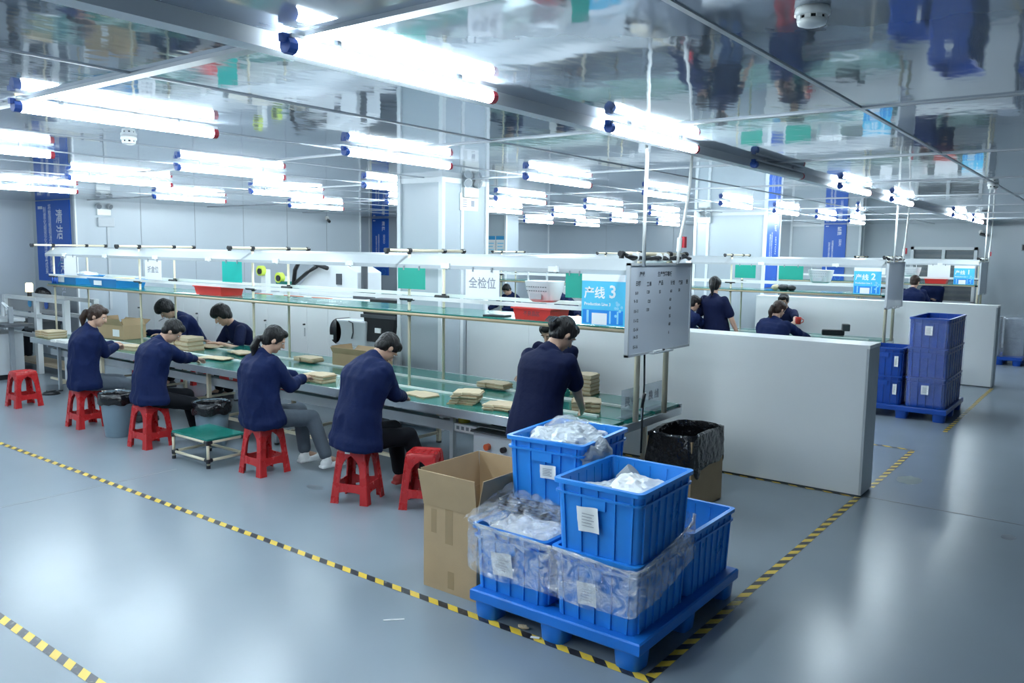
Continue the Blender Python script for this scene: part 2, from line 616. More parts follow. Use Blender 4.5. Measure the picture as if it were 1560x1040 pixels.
# columns
def column(x0, x1, y0, y1, edge=True):
    global k
    mm = MB(); mm.b2(x0, x1, y0, y1, 0, CZ); struct(mm.build('wall_column', M_WALL))
    w = 0.055
    for x, y in ((x0, y0), (x1, y0), (x1, y1)):
        vtrim('trim_%d' % k, x, y, w, w); k += 1
    mm = MB(); mm.b2(x0 - .01, x1 + .015, y0 - .015, y1, CZ - 0.06, CZ - .001); struct(mm.build('trim_%d' % k, M_TRIM)); k += 1
column(-6.94, -6.28, 6.95, 7.74)
column(-7.1, -5.66, 15.52, 16.3)
column(-7.3, -5.55, 22.0, 22.3)
vtrim('trim_%d' % k, -6.28, 7.30, 0.02, 0.05); k += 1
vtrim('trim_%d' % k, -6.83, 15.51, 0.05, 0.03); k += 1

# ceiling joints and the trunking
def strip(name, x0, x1, y0, y1, z0, z1, mt):
    mm = MB(); mm.b2(x0, x1, y0, y1, z0, z1); return struct(mm.build(name, mt))
for x in (-1.28, -3.92, -5.35, -6.55, -7.75, -8.95, -10.15, -11.35, -12.55, -13.75, 0.0, 1.2, 2.4):
    strip('trim_%d' % k, x - .012, x + .012, YN, YF, CZ - .006, CZ, M_JOINT if x == -1.28 else M_GREYEDGE); k += 1
for y in (2.12, 4.9, 7.35, 9.8, 12.25, 14.7, 17.15, 19.6):
    w = 0.03 if y == 2.12 else 0.016
    strip('trim_%d' % k, XL, XR, y - w, y + w, CZ - (0.018 if y == 2.12 else .01), CZ, M_JOINT); k += 1
strip('trim_%d' % k, -2.80, -2.71, YN, YF, CZ - 0.065, CZ, M_TRIM); k += 1
strip('trim_%d' % k, -2.96, -2.93, YN, YF, CZ - 0.02, CZ, M_JOINT); k += 1
# fine joints in the floor
M_STAIN3 = mat('floor_crack', (0.17, 0.20, 0.23), 0.4, var=0.2)
strip('trim_%d' % k, -1.7, XR, 7.44, 7.455, 0, 0.0012, M_DKJ); k += 1
strip('trim_%d' % k, -7.078, -7.068, YN, 4.1, 0, 0.0008, M_STAIN3); k += 1
# base rails
strip('baseboard_left', XL2, XL2 + .015, 7.25, 13.95, 0, 0.1, M_GREYEDGE)
strip('baseboard_back', -15.3, XR, YF - .015, YF, 0, 0.1, M_GREYEDGE)

# window in the back wall
w = thing('window_1', 'white framed sliding window in the far grey wall', 'window', (-3.67, YF, 0.98)); del w['category']; del w['label']; w['kind'] = 'structure'
m = MB()
m.b2(-.73, .73, -.04, .12, 0, .07); m.b2(-.73, .73, -.04, .12, 1.31, 1.38); m.b2(-.73, -.66, -.04, .12, 0, 1.38); m.b2(.66, .73, -.04, .12, 0, 1.38); m.b2(-.035, .035, -.02, .1, 0, 1.38)
m.build('window_frame', M_TRIM, w)
for sx in (-1, 1):
    m = MB(); m.b2(sx * .35 - .31, sx * .35 + .31, .03, .04, .07, 1.31); m.build('pane', M_GLASS, w)
m = MB(); m.b2(-.69, .69, .16, .19, .02, 1.36); m.build('backing', M_TAN, w)
for i in range(9):
    m = MB(); m.b2(-.66, .66, .06, .075, .12 + i * .135, .19 + i * .135); m.build('blind_slat', M_DGREY, w)


# ------------------------------------------------------------------ tape on the floor
def tape(x0, y0, x1, y1, w, label):
    L = math.hypot(x1 - x0, y1 - y0)
    ux, uy = (x1 - x0) / L, (y1 - y0) / L
    nx, ny = -uy, ux
    n = max(1, int(L / 0.3))
    vs, fs = [], []
    for i in range(n + 1):
        s = L * i / n
        for t in (-w / 2, w / 2):
            j = 0.003 * noise.noise(Vector((s * 0.8, t, x0)))
            vs.append((x0 + ux * s + nx * (t + j), y0 + uy * s + ny * (t + j), 0.0016))
    for i in range(n):
        fs.append((2 * i, 2 * i + 2, 2 * i + 3, 2 * i + 1))
    me = bpy.data.meshes.new('floor_tape')
    me.from_pydata(vs, [], fs)
    uv = me.uv_layers.new(name='uv')
    co = []
    for f in fs:
        for i in f:
            co += [L * (i // 2) / n, (w if i % 2 else 0.0)]
    uv.data.foreach_set('uv', co)
    me.materials.append(M_HAZ)
    if me.polygons[0].normal.z < 0:
        me.flip_normals()
    ob = bpy.data.objects.new('floor_tape', me)
    col.objects.link(ob)
    tag(ob, label, 'floor tape')
    return ob

tape(-12.5, 3.47, -1.72, 3.47, 0.055, 'long yellow and black tape on the floor in front of the red stools')
tape(-1.75, 3.50, -1.75, 7.38, 0.055, 'yellow and black floor tape from the pallet corner to the white partition')
tape(-1.74, 7.78, -1.74, 9.62, 0.055, 'yellow and black floor tape running on behind the white partition end')
tape(-4.2, 7.372, -1.78, 7.372, 0.03, 'thin hazard tape along the foot of the near white partition')
tape(-4.5, 9.62, -1.78, 9.62, 0.05, 'worn hazard tape crossing behind the near white partition')
tape(-1.64, 10.9, -1.64, 15.1, 0.05, 'faded hazard tape beside the dark blue crates to the far partition')
tape(-5.2, 1.77, -3.3, 1.77, 0.055, 'short hazard tape in the bottom left corner')

# floor stains (a green patch, a few scuffs)
def stain(px, py, rx, ry, label, mt):
    c = onz(px, py)
    mm = MB()
    n = 18
    poly = [(rx * math.cos(2 * math.pi * i / n) * (1 + .25 * noise.noise(Vector((i * .9, px, 0)))), ry * math.sin(2 * math.pi * i / n) * (1 + .25 * noise.noise(Vector((i * .9, py, 3))))) for i in range(n)]
    mm.prism(poly, 0.0002, 0.0009, c=(c.x, c.y, 0))
    return tag(mm.build('floor_stain', mt), label, 'stain')
M_STAIN = mat('stain_green', (0.17, 0.22, 0.20), 0.4, var=0.2)
M_STAIN2 = mat('stain_dark', (0.15, 0.18, 0.21), 0.4, var=0.2)
stain(1385, 731, .11, .16, 'greenish worn patch on the floor beside the tape behind the partition', M_STAIN)
stain(1536, 818, .05, .07, 'small dark patch on the floor at the right edge', M_STAIN2)
stain(480, 742, .10, .05, 'dark scuff on the floor between the third and fourth stool', M_STAIN2)


# ------------------------------------------------------------------ ceiling lights
def tube_light():
    t = thing('ceiling_light', '', 'light')
    mm = MB(); mm.b2(-.025, .025, 0, 1.26, .048, .062); mm.build('batten', M_TRIM, t)
    for y in (.25, 1.0):
        mm = MB(); mm.b2(-.012, .012, y - .01, y + .01, .062, .08); mm.build('hanger', M_TRIM, t)
    mm = MB(); mm.cyl((0, .03, .02), (0, 1.23, .02), .031, n=12); mm.build('tube', M_LED, t, smooth=True)
    mm = MB(); mm.cyl((0, -.012, .02), (0, .03, .02), .0325, n=10); mm.box((0, -.015, .045), (.03, .03, .03)); mm.build('end_cap', M_BLUECAP, t)
    mm = MB(); mm.cyl((0, 1.23, .02), (0, 1.265, .02), .033, n=10); mm.build('end_cap', M_REDCAP, t)
    return t

LX = [-2.63, -5.05, -7.48, -9.75, -12.25]
LY = [2.03, 4.44, 6.87, 9.45, 11.9, 14.25, 16.65, 19.0]
proto = tube_light()
used = False
cnames = ['row beside the white trunking', 'second row from the trunking', 'third row from the trunking', 'fourth row from the trunking', 'row nearest the left wall']
rnames = ['nearest', 'second nearest', 'third nearest', 'fourth nearest', 'fifth nearest', 'sixth nearest', 'second farthest', 'farthest']
for i, x in enumerate(LX):
    for j, y in enumerate(LY):
        if (i, j) in ((0, 2), (0, 5), (4, 4), (4, 5)):
            continue
        if y > 14.0 and x < -11.5 and y < 16:
            continue
        lab = '%s lit tube lamp in the ceiling %s' % (rnames[j], cnames[i])
        if not used:
            o = proto
            o.location = (x, y, CZ - .08)
            o['label'] = lab
            o['group'] = 'tube lamps on the ceiling'
            used = True
        else:
            dup(proto, (x, y, CZ - .08), 0, lab, 'tube lamps on the ceiling')
# rows behind the camera belong to the same grid
for x in (-5.05, -7.48, -9.75, -12.25, -2.63):
    for y in (-0.4, -2.8):
        dup(proto, (x, y, CZ - .08), 0, 'lit tube lamp in the rows behind the viewpoint', 'tube lamps on the ceiling')
# the unlit one and the crooked one
o = dup(proto, (-2.63, 6.87, CZ - .08), 0, 'unlit tube lamp in the ceiling row beside the white trunking')
for c in o.children:
    if c.name.startswith('tube'):
        c.data = c.data.copy(); c.data.materials[0] = M_LEDOFF
dup(proto, (-3.75, 14.6, CZ - .08), R(14), 'lit tube lamp hanging crooked in the ceiling near the second line sign')


def smoke_detector(x, y, label):
    t = thing('smoke_detector', label, 'detector', (x, y, CZ))
    mm = MB(); mm.lathe([(.0, 0), (.055, 0), (.058, -.012), (.058, -.024), (.052, -.028)], n=24); mm.build('base', M_CREAM, t, smooth=True)
    mm = MB()
    for a in range(8):
        th = a * math.pi / 4
        mm.box((.046 * math.cos(th), .046 * math.sin(th), -.034), (.006, .02, .016), th)
    mm.build('grille', M_CREAM, t)
    mm = MB(); mm.lathe([(.001, -.028), (.040, -.028), (.040, -.042), (.001, -.042)], n=20); mm.build('sensor_chamber', M_BLACK, t, smooth=True)
    mm = MB(); mm.lathe([(.001, -.040), (.050, -.040), (.046, -.054), (.03, -.060), (.001, -.061)], n=24); mm.build('cover', M_CREAM, t, smooth=True)
smoke_detector(*onz(1238, 12, CZ).xy, 'white round smoke detector at the top right of the ceiling')
smoke_detector(*onz(196, 208, CZ).xy, 'white round smoke detector between the tube lamps on the left')
smoke_detector(*onz(1513, 280, CZ).xy, 'small smoke detector on the far right of the ceiling')


# ------------------------------------------------------------------ wall banners and notices
def banner(origin, xdir, wdt, hgt, title, latin, lines, label, cat='banner'):
    """vertical banner; origin = top left corner, xdir = reading direction, normal = xdir x up"""
    xd = Vector(xdir); up = Vector((0, 0, 1)); nrm = xd.cross(up)
    t = thing('wall_banner', label, cat, (0, 0, 0))
    t.location = Vector(origin) - up * hgt
    M3 = Matrix((xd, nrm, up)).transposed()
    L = lambda u, v, d: tuple(M3 @ Vector((u, d, v)))
    mm = MB(); mm.box(M3 @ Vector((wdt / 2, .012, hgt / 2)), (wdt, .02, hgt), M=M3); mm.build('panel', M_BANNER, t)
    s = wdt * .2
    x = wdt * .70
    y = hgt - .13 * wdt - s * .5
    for ch in title:
        lettering(ch, s * 1.0, M_BTEXT, t, L(x, y, .0232), xd, up, bold=s * .018, align='CENTER'); y -= s * 1.08
    y -= s * .2
    lettering(latin, s * .75, M_BTEXT, t, L(x + .04 * wdt, y + .1 * s, .0232), -up, xd, bold=s * .01, sx=1.05)
    for li, (lx, tx) in enumerate(zip((.42, .27), lines)):
        lettering('\n'.join(tx), s * .46, M_BTEXT, t, L(wdt * lx, hgt * (.53 if li == 0 else .5), .0232), xd, up, bold=s * .004, align='CENTER', line=.92)
    mm = MB(); mm.box(M3 @ Vector((wdt * .14, .0235, hgt - .09 * wdt)), (wdt * .14, .001, wdt * .04), M=M3); mm.build('logo', M_BTEXT, t)
    # round icon at the foot
    mm = MB()
    n = 20
    for a in range(n):
        if a % 5 == 4:
            continue
        th = 2 * math.pi * a / n
        mm.box(M3 @ Vector((wdt * .72 + .12 * wdt * math.cos(th), .0235, .15 * wdt + .12 * wdt * math.sin(th))), (.045 * wdt, .001, .02 * wdt), M=M3 @ Matrix.Rotation(-(th + math.pi / 2), 3, 'Y'))
    mm.build('icon', M_BICON, t)
    return t

l1 = list('将整理整顿清扫实施做法') ; l2 = list('制度化规范化维持其成果')
banner((-16.80, 7.048, 2.92), (1, 0, 0), 1.36, 1.50, '清洁', 'SEIKETSU', (l1, l2), 'blue vertical banner on the far left wall beside the line end')
banner((-16.32, 15.298, 2.92), (1, 0, 0), .62, 1.50, '清扫', 'SEISO', (l1, l2), 'narrow blue banner on the wall left of the near column')
banner((-5.655, 15.56, 2.92), (0, 1, 0), .66, 1.45, '整顿', 'SEITON', (l1, l2), 'blue banner on the side of the column behind the second line')
banner((-6.45, 21.995, 2.92), (1, 0, 0), .56, 1.45, '整理', 'SEIRI', (l1, l2), 'blue banner on the far back wall right of the column banner')

def poster(origin, wdt, hgt, label):
    t = thing('poster', label, 'poster', (origin[0], origin[1], origin[2] - hgt))
    mm = MB(); mm.b2(0, wdt, -.012, -.002, 0, hgt); mm.build('panel', M_PAPERW, t)
    mm = MB(); mm.b2(0, wdt, -.014, -.012, hgt * .86, hgt); mm.build('header', M_BICON, t)
    for i in range(5):
        mm = MB(); mm.b2(wdt * .15, wdt * (.85 - .1 * (i % 2)), -.0135, -.012, hgt * (.7 - .12 * i), hgt * (.74 - .12 * i)); mm.build('print_line', M_SIGNLIGHT, t)
poster((-12.36, 15.295, 2.46), .26, .62, 'left light blue poster of two beside the near column')
poster((-12.07, 15.295, 2.46), .26, .62, 'right light blue poster of two beside the near column')

# notice and emergency light on the near column
t = thing('wall_notice', 'white plastic notice under the emergency light on the near column', 'notice', (-6.279, 7.25, 2.57))
m = MB(); m.b2(0.001, .012, 0, .33, 0, .2); m.build('panel', M_PAPERW, t)
for i in range(4):
    m = MB(); m.b2(.012, .013, .05, .12, .04 + i * .025, .05 + i * .025); m.build('print_line', M_INKG, t)
m = MB(); m.b2(.012, .013, .2, .26, .05, .12); m.build('print_block', M_INKG, t)
m = MB(); m.b2(.012, .013, .1, .16, .15, .165); m.build('print_line', M_INKG, t)

def emergency_light(loc, rz, label):
    t = thing('emergency_light', label, 'light fixture', loc, rz)
    mm = MB(); mm.b2(0.0, .05, -.13, .13, -.06, .06); mm.build('housing', M_CREAM, t, bevel=.01)
    for s in (-1, 1):
        mm = MB(); mm.cyl((.03, s * .09, .06), (.035, s * .09, .1), .012); mm.cyl((.03, s * .09, .12), (.085, s * .11, .10), .05, .055, n=16); hd = mm.build('lamp_head', M_LGREY, t, smooth=False)
        mm = MB(); mm.cyl((.085, s * .11, .10), (.09, s * .112, .098), .045, n=16); mm.build('lens', M_MGREY, hd)
emergency_light((-6.279, 7.42, 2.78), 0, 'twin head emergency light on the near column')
emergency_light((XL2, 7.62, 2.72), 0, 'twin head emergency light on the left wall beside the first banner')
emergency_light((-6.9, 15.5, 2.78), R(-90), 'twin head emergency light on the column behind the second line')

def security_camera(loc, d, label):
    t = thing('security_camera', label, 'camera', loc)
    d = Vector(d).normalized()
    mm = MB(); mm.cyl((0, 0, 0), d * .03, .05, n=14); mm.cyl(d * .03, d * .08 + Vector((0, 0, -.03)), .015); mm.build('bracket', M_CREAM, t)
    mm = MB(); a = d * .06 + Vector((0, 0, -.05)); b_ = a + Vector((.8, -.5, -.2)).normalized() * .18; mm.cyl(a, b_, .035, n=14); bd = mm.build('body', M_CREAM if 'white' in label else M_BLACK, t)
    mm = MB(); mm.cyl(b_, b_ + (b_ - a).normalized() * .006, .028, n=14); mm.build('lens', M_BLACKG, bd)
security_camera((XL2, 12.95, 2.83), (1, 0, 0), 'black security camera high on the left wall')
security_camera((-2.9, YF, 2.72), (0, -1, 0), 'black security camera high on the far wall near the ceiling pipes')
security_camera((-6.93, 7.2, 2.7), (-1, 0, 0), 'white security camera on the left side of the near column')
t = thing('wall_box', 'small black switch box on the far wall at the right edge', 'switch box', (-1.95, YF, 2.28)); m = MB(); m.b2(-.1, .1, -.05, 0, 0, .16); m.build('housing', M_MGREY, t, bevel=.008); m = MB(); m.b2(-.08, .08, -.055, -.05, .02, .14); m.build('cover', M_BLACK, t)
# conduit on the left wall
t = thing('wall_conduit', 'grey electric conduit with junction box on the left wall beside the banner', 'conduit', (XL2, 7.7, 0.9))
m = MB(); m.b2(.0, .03, -.03, .02, 0, 1.55); m.build('pipe', M_LGREY, t); m = MB(); m.b2(0, .06, -.2, .1, 1.55, 1.72); m.build('junction_box', M_LGREY, t, bevel=.006)


# ================================================================== PARTITIONS AND CABINETS
def partition(x0, x1, y0, y1, h, label, seams=()):
    t = thing('partition', label, 'partition', (x1, y0, 0))
    xs = [x0] + list(seams) + [x1]
    for a, b_ in zip(xs[:-1], xs[1:]):
        mm = MB(); mm.b2(a - x1 + .0015, b_ - x1 - .0015 - (.02 if b_ == x1 else 0), 0, .02, .015, h - .03); mm.build('face_panel', M_WHITE, t)
        mm = MB(); mm.b2(a - x1 + .0015, b_ - x1 - .0015 - (.02 if b_ == x1 else 0), y1 - y0 - .02, y1 - y0, .015, h - .03); mm.build('back_panel', M_WHITE, t)
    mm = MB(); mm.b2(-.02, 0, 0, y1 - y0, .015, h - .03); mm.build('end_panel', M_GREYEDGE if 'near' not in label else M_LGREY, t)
    mm = MB(); mm.b2(x0 - x1, .004, -.004, y1 - y0 + .004, h - .03, h); mm.build('top_cap', M_WHITE, t)
    mm = MB(); mm.b2(x0 - x1, -.02, .02, y1 - y0 - .02, 0, .02); mm.build('plinth', M_DKJ, t)
    return t
partition(-6.27, -1.73, 7.39, 7.75, 1.34, 'long white partition near the whiteboard, ending at the tape', (-5.35,))
partition(-5.64, -1.65, 15.16, 15.5, 1.34, 'white partition behind the dark blue crates, second line')
partition(-10.5, -7.12, 15.16, 15.5, 1.34, 'white partition left of the column behind the second line')

def cabinet(x, w, label):
    t = thing('cabinet', label, 'cabinet', (x, 7.39, 0), 0, 'white cabinets behind the near line')
    mm = MB(); mm.b2(0, w - .004, .02, .42, .05, 1.34); mm.build('body', M_WHITE, t)
    for i in (0, 1):
        mm = MB(); mm.b2(i * w / 2 + .002, (i + 1) * w / 2 - .004, 0, .018, .06, 1.33); d = mm.build('door', M_WHITE, t)
        if i == 0:
            hx = w / 2 - .05
            mm = MB(); mm.b2(hx - .011, hx + .011, -.008, 0, .86, .98); mm.build('handle', M_LGREY, d)
            mm = MB(); mm.cyl((hx, 0, 1.03), (hx, -.03, 1.03), .012); mm.build('lock', M_DGREY, d)
    mm = MB(); mm.b2(.02, w - .024, .04, .4, 0, .05); mm.build('plinth', M_MGREY, t)
names = ['first', 'second', 'third', 'fourth', 'fifth', 'sixth', 'seventh', 'eighth']
for i in range(8):
    cabinet(-6.98 - .9 * (i + 1), .9, 'white two door cabinet behind the near line, %s left of the column' % names[i])


# ================================================================== PRODUCTION LINES
def prod_line(dx, dy, nfr, tag_txt, num, detail=True):
    """table with conveyor, pipe rack with lamps and whiteboard; near end at X = -3.05 + dx"""
    XE = -3.06 + dx
    FX = [XE - 2.51 * i for i in range(nfr)]
    XW = FX[-1] + (.45 if nfr == 5 else -.1)
    L0, L1 = XW, XE - .08
    # ---- table
    t = thing('assembly_table', 'long green topped assembly table with a conveyor, %s' % tag_txt, 'table', (XE, 5.9 + dy, 0))
    q = lambda y: y - 5.9
    def part(name, mt, x0, x1, y0, y1, z0, z1, par=None, bev=0):
        mm = MB(); mm.b2(x0 - XE, x1 - XE, q(y0), q(y1), z0, z1); return mm.build(name, mt, par or t, bevel=bev)
    part('table_board', M_GREEN, L0, L1, 5.165, 5.655, .735, .76)
    part('table_board', M_GREEN, L0, L1, 6.195, 6.65, .735, .76)
    part('conveyor_belt', M_GREEN, L0, L1 - .02, 5.69, 6.16, .745, .757)
    part('rail', M_CREAM, L0, L1 - .25, 5.655, 5.69, .735, .775)
    part('rail', M_CREAM, L0, L1 - .25, 6.16, 6.195, .735, .775)
    part('edge_profile', M_ALU, L0 - .02, L1 + .02, 5.135, 5.165, .69, .762)
    part('edge_profile', M_ALU, L0 - .02, L1 + .02, 6.65, 6.68, .69, .762)
    part('edge_profile', M_ALU, L1 - .005, L1 + .03, 5.165, 6.65, .67, .735)
    part('edge_profile', M_ALU, L0 - .03, L0, 5.165, 6.65, .69, .735)
    mm = MB(); mm.cyl((L1 - XE - .02, q(5.69), .70), (L1 - XE - .02, q(6.16), .70), .05, n=16); mm.build('end_roller', M_GREEN, t, smooth=True)
    part('cable_trough', M_LGREY, L0 + .1, L1 - .3, 5.36, 5.46, .50, .59)
    part('under_frame', M_CREAM, L0, L1 - .2, 5.62, 6.22, .60, .70)
    for i in range(nfr * 2 - 1):
        x = XE - .35 - (i) * 1.255
        if x < XW:
            break
        for y in (5.32, 6.52):
            part('leg', M_ALU if i % 2 else M_BEIGE, x - .02, x + .02, y - .02, y + .02, .02, .69)
            mm = MB(); mm.cyl((x - XE, q(y), 0), (x - XE, q(y), .02), .03, n=10); mm.build('foot', M_BLACK, t)
        part('cross_beam', M_ALU, x - .02, x + .02, 5.165, 6.65, .655, .69)
        part('floor_brace', M_BEIGE, x - .014, x + .014, 5.34, 6.5, .10, .128)
    part('foot_rail', M_BEIGE, L0, L1 - .3, 5.38, 5.41, .125, .155)
    # ---- rack
    r = thing('pipe_rack', 'cream pipe rack with shelf over the assembly table, %s' % tag_txt, 'rack', (XE, 5.9 + dy, 0))
    for i, x in enumerate(FX):
        xl = x - XE
        for y in (5.70, 6.20):
            mm = MB(); mm.cyl((xl, q(y), .76), (xl, q(y), 2.08), .0145 if i else .024, n=10); mm.build('post', M_BEIGE, r, smooth=True)
            mm = MB()
            for zz in (1.49, 1.63):
                mm.cyl((xl, q(y), zz - .03), (xl, q(y), zz + .03), .022, n=10)
                mm.cyl((xl - .09, q(y) - .03, zz), (xl + (.09 if i else .0), q(y) - .03, zz), .017, n=8)
            mm.build('joint', M_BLACK, r)
        mm = MB(); mm.cyl((xl, q(5.40), 2.095), (xl, q(6.50), 2.095), .0155, n=10); mm.build('cross_pipe', M_BEIGE, r, smooth=True)
        for y in (5.40, 5.70, 6.20, 6.50):
            mm = MB(); mm.cyl((xl, q(y) - .022, 2.095), (xl, q(y) + .022, 2.095), .023, n=10); mm.cyl((xl, q(y), 2.06), (xl, q(y), 2.10), .02, n=8); mm.build('joint', M_BLACK, r)
    XA, XB = FX[-1], FX[0]
    mm = MB(); mm.cyl((XA - XE - .03, q(5.61), 1.49), (XB - XE - .05, q(5.61), 1.49), .0155, n=10); mm.build('shelf_pipe', M_BROWNP, r, smooth=True)
    mm = MB(); mm.cyl((XA - XE - .03, q(6.29), 1.49), (XB - XE - .05, q(6.29), 1.49), .0155, n=10); mm.build('shelf_pipe', M_BROWNP, r, smooth=True)
    for i in range(nfr - 1):
        mm = MB(); mm.b2(FX[i + 1] - XE + .002, FX[i] - XE - .002, q(5.60), q(6.30), 1.507, 1.517); mm.build('shelf_board', M_GREEN, r)
    mm = MB(); mm.b2(XA - XE - .08, XB - XE, q(5.655), q(5.67), 1.625, 1.66); mm.build('sign_rail', M_CREAM, r)
    mm = MB(); mm.b2(XA - XE - .08, XB - XE, q(6.225), q(6.24), 1.625, 1.66); mm.build('sign_rail', M_CREAM, r)
    # ---- lamp channel
    c = thing('light_channel', 'white lamp channel along the top of the pipe rack, %s' % tag_txt, 'light fixture', (XE, 5.9 + dy, 1.93))
    mm = MB()
    prof = [(5.62, 0), (5.62, .035), (5.72, .12), (5.78, .14), (6.14, .14), (6.20, .12), (6.30, .035), (6.30, 0), (6.285, 0), (6.285, .03), (6.19, .108), (6.13, .125), (5.79, .125), (5.73, .108), (5.635, .03), (5.635, 0)]
    mm.loft([[Vector((X - XE, q(y), z)) for y, z in prof] for X in (XA - .1, XB + .02)])
    mm.build('reflector', M_CHAN, c)
    for i in range(nfr - 1):
        for s in (0, 1):
            x0 = FX[i + 1] + .06 + s * 1.24
            mm = MB(); mm.cyl((x0 - XE, q(5.96), .06), (x0 + 1.15 - XE, q(5.96), .06), .016, n=8); mm.build('lamp_tube', M_STRIP, c, smooth=True)
            mm = MB(); mm.cyl((x0 - .03 - XE, q(5.96), .06), (x0 - XE, q(5.96), .06), .02, n=8); mm.cyl((x0 + 1.15 - XE, q(5.96), .06), (x0 + 1.18 - XE, q(5.96), .06), .02, n=8); mm.build('lamp_socket', M_CREAM, c)
    for i in range(nfr - 1):
        for s, off in ((0, .55), (1, 1.75)):
            mm = MB(); mm.box((FX[i + 1] + off - XE, q(5.61), .03), (.10, .02, .045)); mm.cyl((FX[i + 1] + off - XE + .02, q(5.60), .0), (FX[i + 1] + off - XE + .02, q(5.63), .05), .014, n=8); mm.build('clip', M_PAPERW, c)
    # ---- whiteboard at the near end
    w = thing('whiteboard', 'grey whiteboard with handwriting hung on the rack end, %s' % tag_txt, 'whiteboard', (XE + .055, 5.95 + dy, 1.31))
    mm = MB(); mm.b2(-.01, .012, -.53, .53, .015, .70); mm.build('board', M_WB, w)
    mm = MB()
    for a in ((-.545, .545, 0, .018), (-.545, .545, .697, .715), (-.545, -.527, 0, .715), (.527, .545, 0, .715)):
        mm.b2(-.014, .018, a[0], a[1], a[2], a[3])
    mm.build('frame', M_LGREY, w)
    mm = MB(); mm.b2(.018, .06, -.2, .15, -.002, .008); mm.build('pen_tray', M_LGREY, w)
    mm = MB(); mm.cyl((.035, -.15, .016), (.035, -.01, .016), .008, n=8); mm.build('marker', M_PAPERW, w)
    mm = MB(); mm.cyl((.035, -.01, .016), (.035, .03, .016), .0085, n=8); mm.build('marker_cap', M_BLACK, w)
    if detail:
        rows = [(.63, (('产线', -.38), ('生产效率看板', -.08)), .042), (.555, (('日期', -.44), ('工单', -.26), ('产品', -.06), ('计划', .15), ('实际', .30), ('差', .44)), .040),
                (.49, (('8-9', -.44), ('120', -.26), ('55', -.05), ('60', .15), ('58', .30)), .034), (.42, (('9-10', -.46), ('120', -.24), ('60', .14)), .034), (.345, (('10-11', -.46), ('130', -.26), ('60', .14)), .034),
                (.275, (('11-12', -.46), ('55', .14)), .034), (.21, (('13-14', -.46), ('60', .14)), .034), (.15, (('14-15', -.46), ('6', .14)), .034), (.075, (('15-16', -.46),), .034)]
        for z, cells, s in rows:
            for tx, y in cells:
                lettering(tx, s, M_INK, w, (.0125, y, z + random.uniform(-.006, .006)), (0, 1, 0), (0, 0, 1), bold=.0012, name='handwriting')
    # ---- production line sign
    s = thing('line_sign', 'blue production line sign with a large white %d, %s' % (num, tag_txt), 'sign', (XE - .47, 5.6 + dy, 1.52))
    mm = MB(); mm.b2(0, .40, 0, .006, 0, .41); mm.build('panel', M_CYAN, s)
    mm = MB(); mm.b2(0, .40, -.0015, 0, .355, .41); mm.build('header', M_SIGNW, s)
    lettering('产线', .098, M_SIGNW, s, (.022, -.001, .255), (1, 0, 0), (0, 0, 1), bold=.0022)
    lettering(str(num), .14, M_SIGNW, s, (.252, -.001, .268), (1, 0, 0), (0, 0, 1), bold=.003)
    lettering('Production Line %d' % num, .034, M_SIGNW, s, (.025, -.001, .17), (1, 0, 0), (0, 0, 1), bold=.0008)
    mm = MB()
    for i in range(9):
        th = i * 2.39996
        mm.ell((.335 + .03 * math.cos(th) * (i / 6), -.001, .17 + .05 * math.sin(th) * (i / 6) - .005 * i), (.012, .0008, .012), nu=8, nv=6)
    mm.build('print_bubbles', M_SIGNLIGHT, s)
    mm = MB(); mm.b2(.012, .385, -.001, 0, .012, .125); mm.build('print_band', M_SIGNBLUE, s)
    mm = MB(); mm.b2(.05, .07, -.002, 0, .02, .12); mm.b2(.26, .275, -.002, 0, .02, .12); mm.b2(.33, .345, -.002, 0, .02, .12); mm.build('print_bottle', M_SIGNLIGHT, s)
    mm = MB(); mm.b2(.10, .24, -.0025, 0, .008, .10); mm.build('print_card', M_SIGNW, s)
    return XE, FX

prod_line(0.0, 0.0, 5, 'nearest line 3', 3)
prod_line(0.10, 7.77, 5, 'middle line 2', 2, False)
prod_line(0.44, 14.6, 3, 'farthest line 1', 1, False)


# ---- cable drops from the ceiling at the line ends
def drops(dx, dy, label):
    t = thing('ceiling_pipe', 'white air pipe with red valve hanging from the ceiling, %s' % label, 'pipe', (-2.95 + dx, 5.9 + dy, 2.1))
    mm = MB(); mm.tube([(0, .43, .86), (0, .40, .55), (0, .33, .3), (0, .25, .1), (0, .23, -.08)], .013); mm.build('pipe', M_CREAM, t, smooth=True)
    mm = MB(); mm.cyl((0, .245, .02), (0, .255, .13), .021, n=12); mm.build('valve_body', M_CREAM, t)
    mm = MB(); mm.b2(.015, .04, .26, .30, .05, .14); mm.cyl((0, .255, .09), (.02, .27, .09), .01); mm.build('valve_handle', M_VALVE, t)
    t = thing('ceiling_pipe', 'straight white cable conduit hanging from the ceiling, %s' % label, 'pipe', (-2.95 + dx, 5.53 + dy, 2.1))
    mm = MB(); mm.tube([(0, 0, .86), (0, 0, .78), (0, .02, .72), (0, .01, .4), (0, .02, -.1)], .0145); mm.build('pipe', M_CREAM, t, smooth=True)
    # black cable bundle on the cross pipe
    t = thing('cable_bundle', 'black cables tied along the end pipe of the rack, %s' % label, 'cable', (-3.05 + dx, 5.95 + dy, 2.09))
    mm = MB()
    for k_ in range(3):
        mm.tube([(.02 + .01 * k_, -.55 + .1 * i, -.015 - .02 * abs(math.sin(i * .9 + k_)) + (.02 if i in (0, 10) else 0)) for i in range(12)], .013)
    mm.build('cable', M_BLACK, t, smooth=True)
    mm = MB()
    for y in (-.4, -.3, .0, .12, .35):
        mm.cyl((.02, y - .008, -.02), (.02, y + .008, -.02), .036, n=10)
    mm.build('cable_tie', M_PAPERW, t)
drops(0, 0, 'near line')
drops(.10, 7.77, 'middle line')
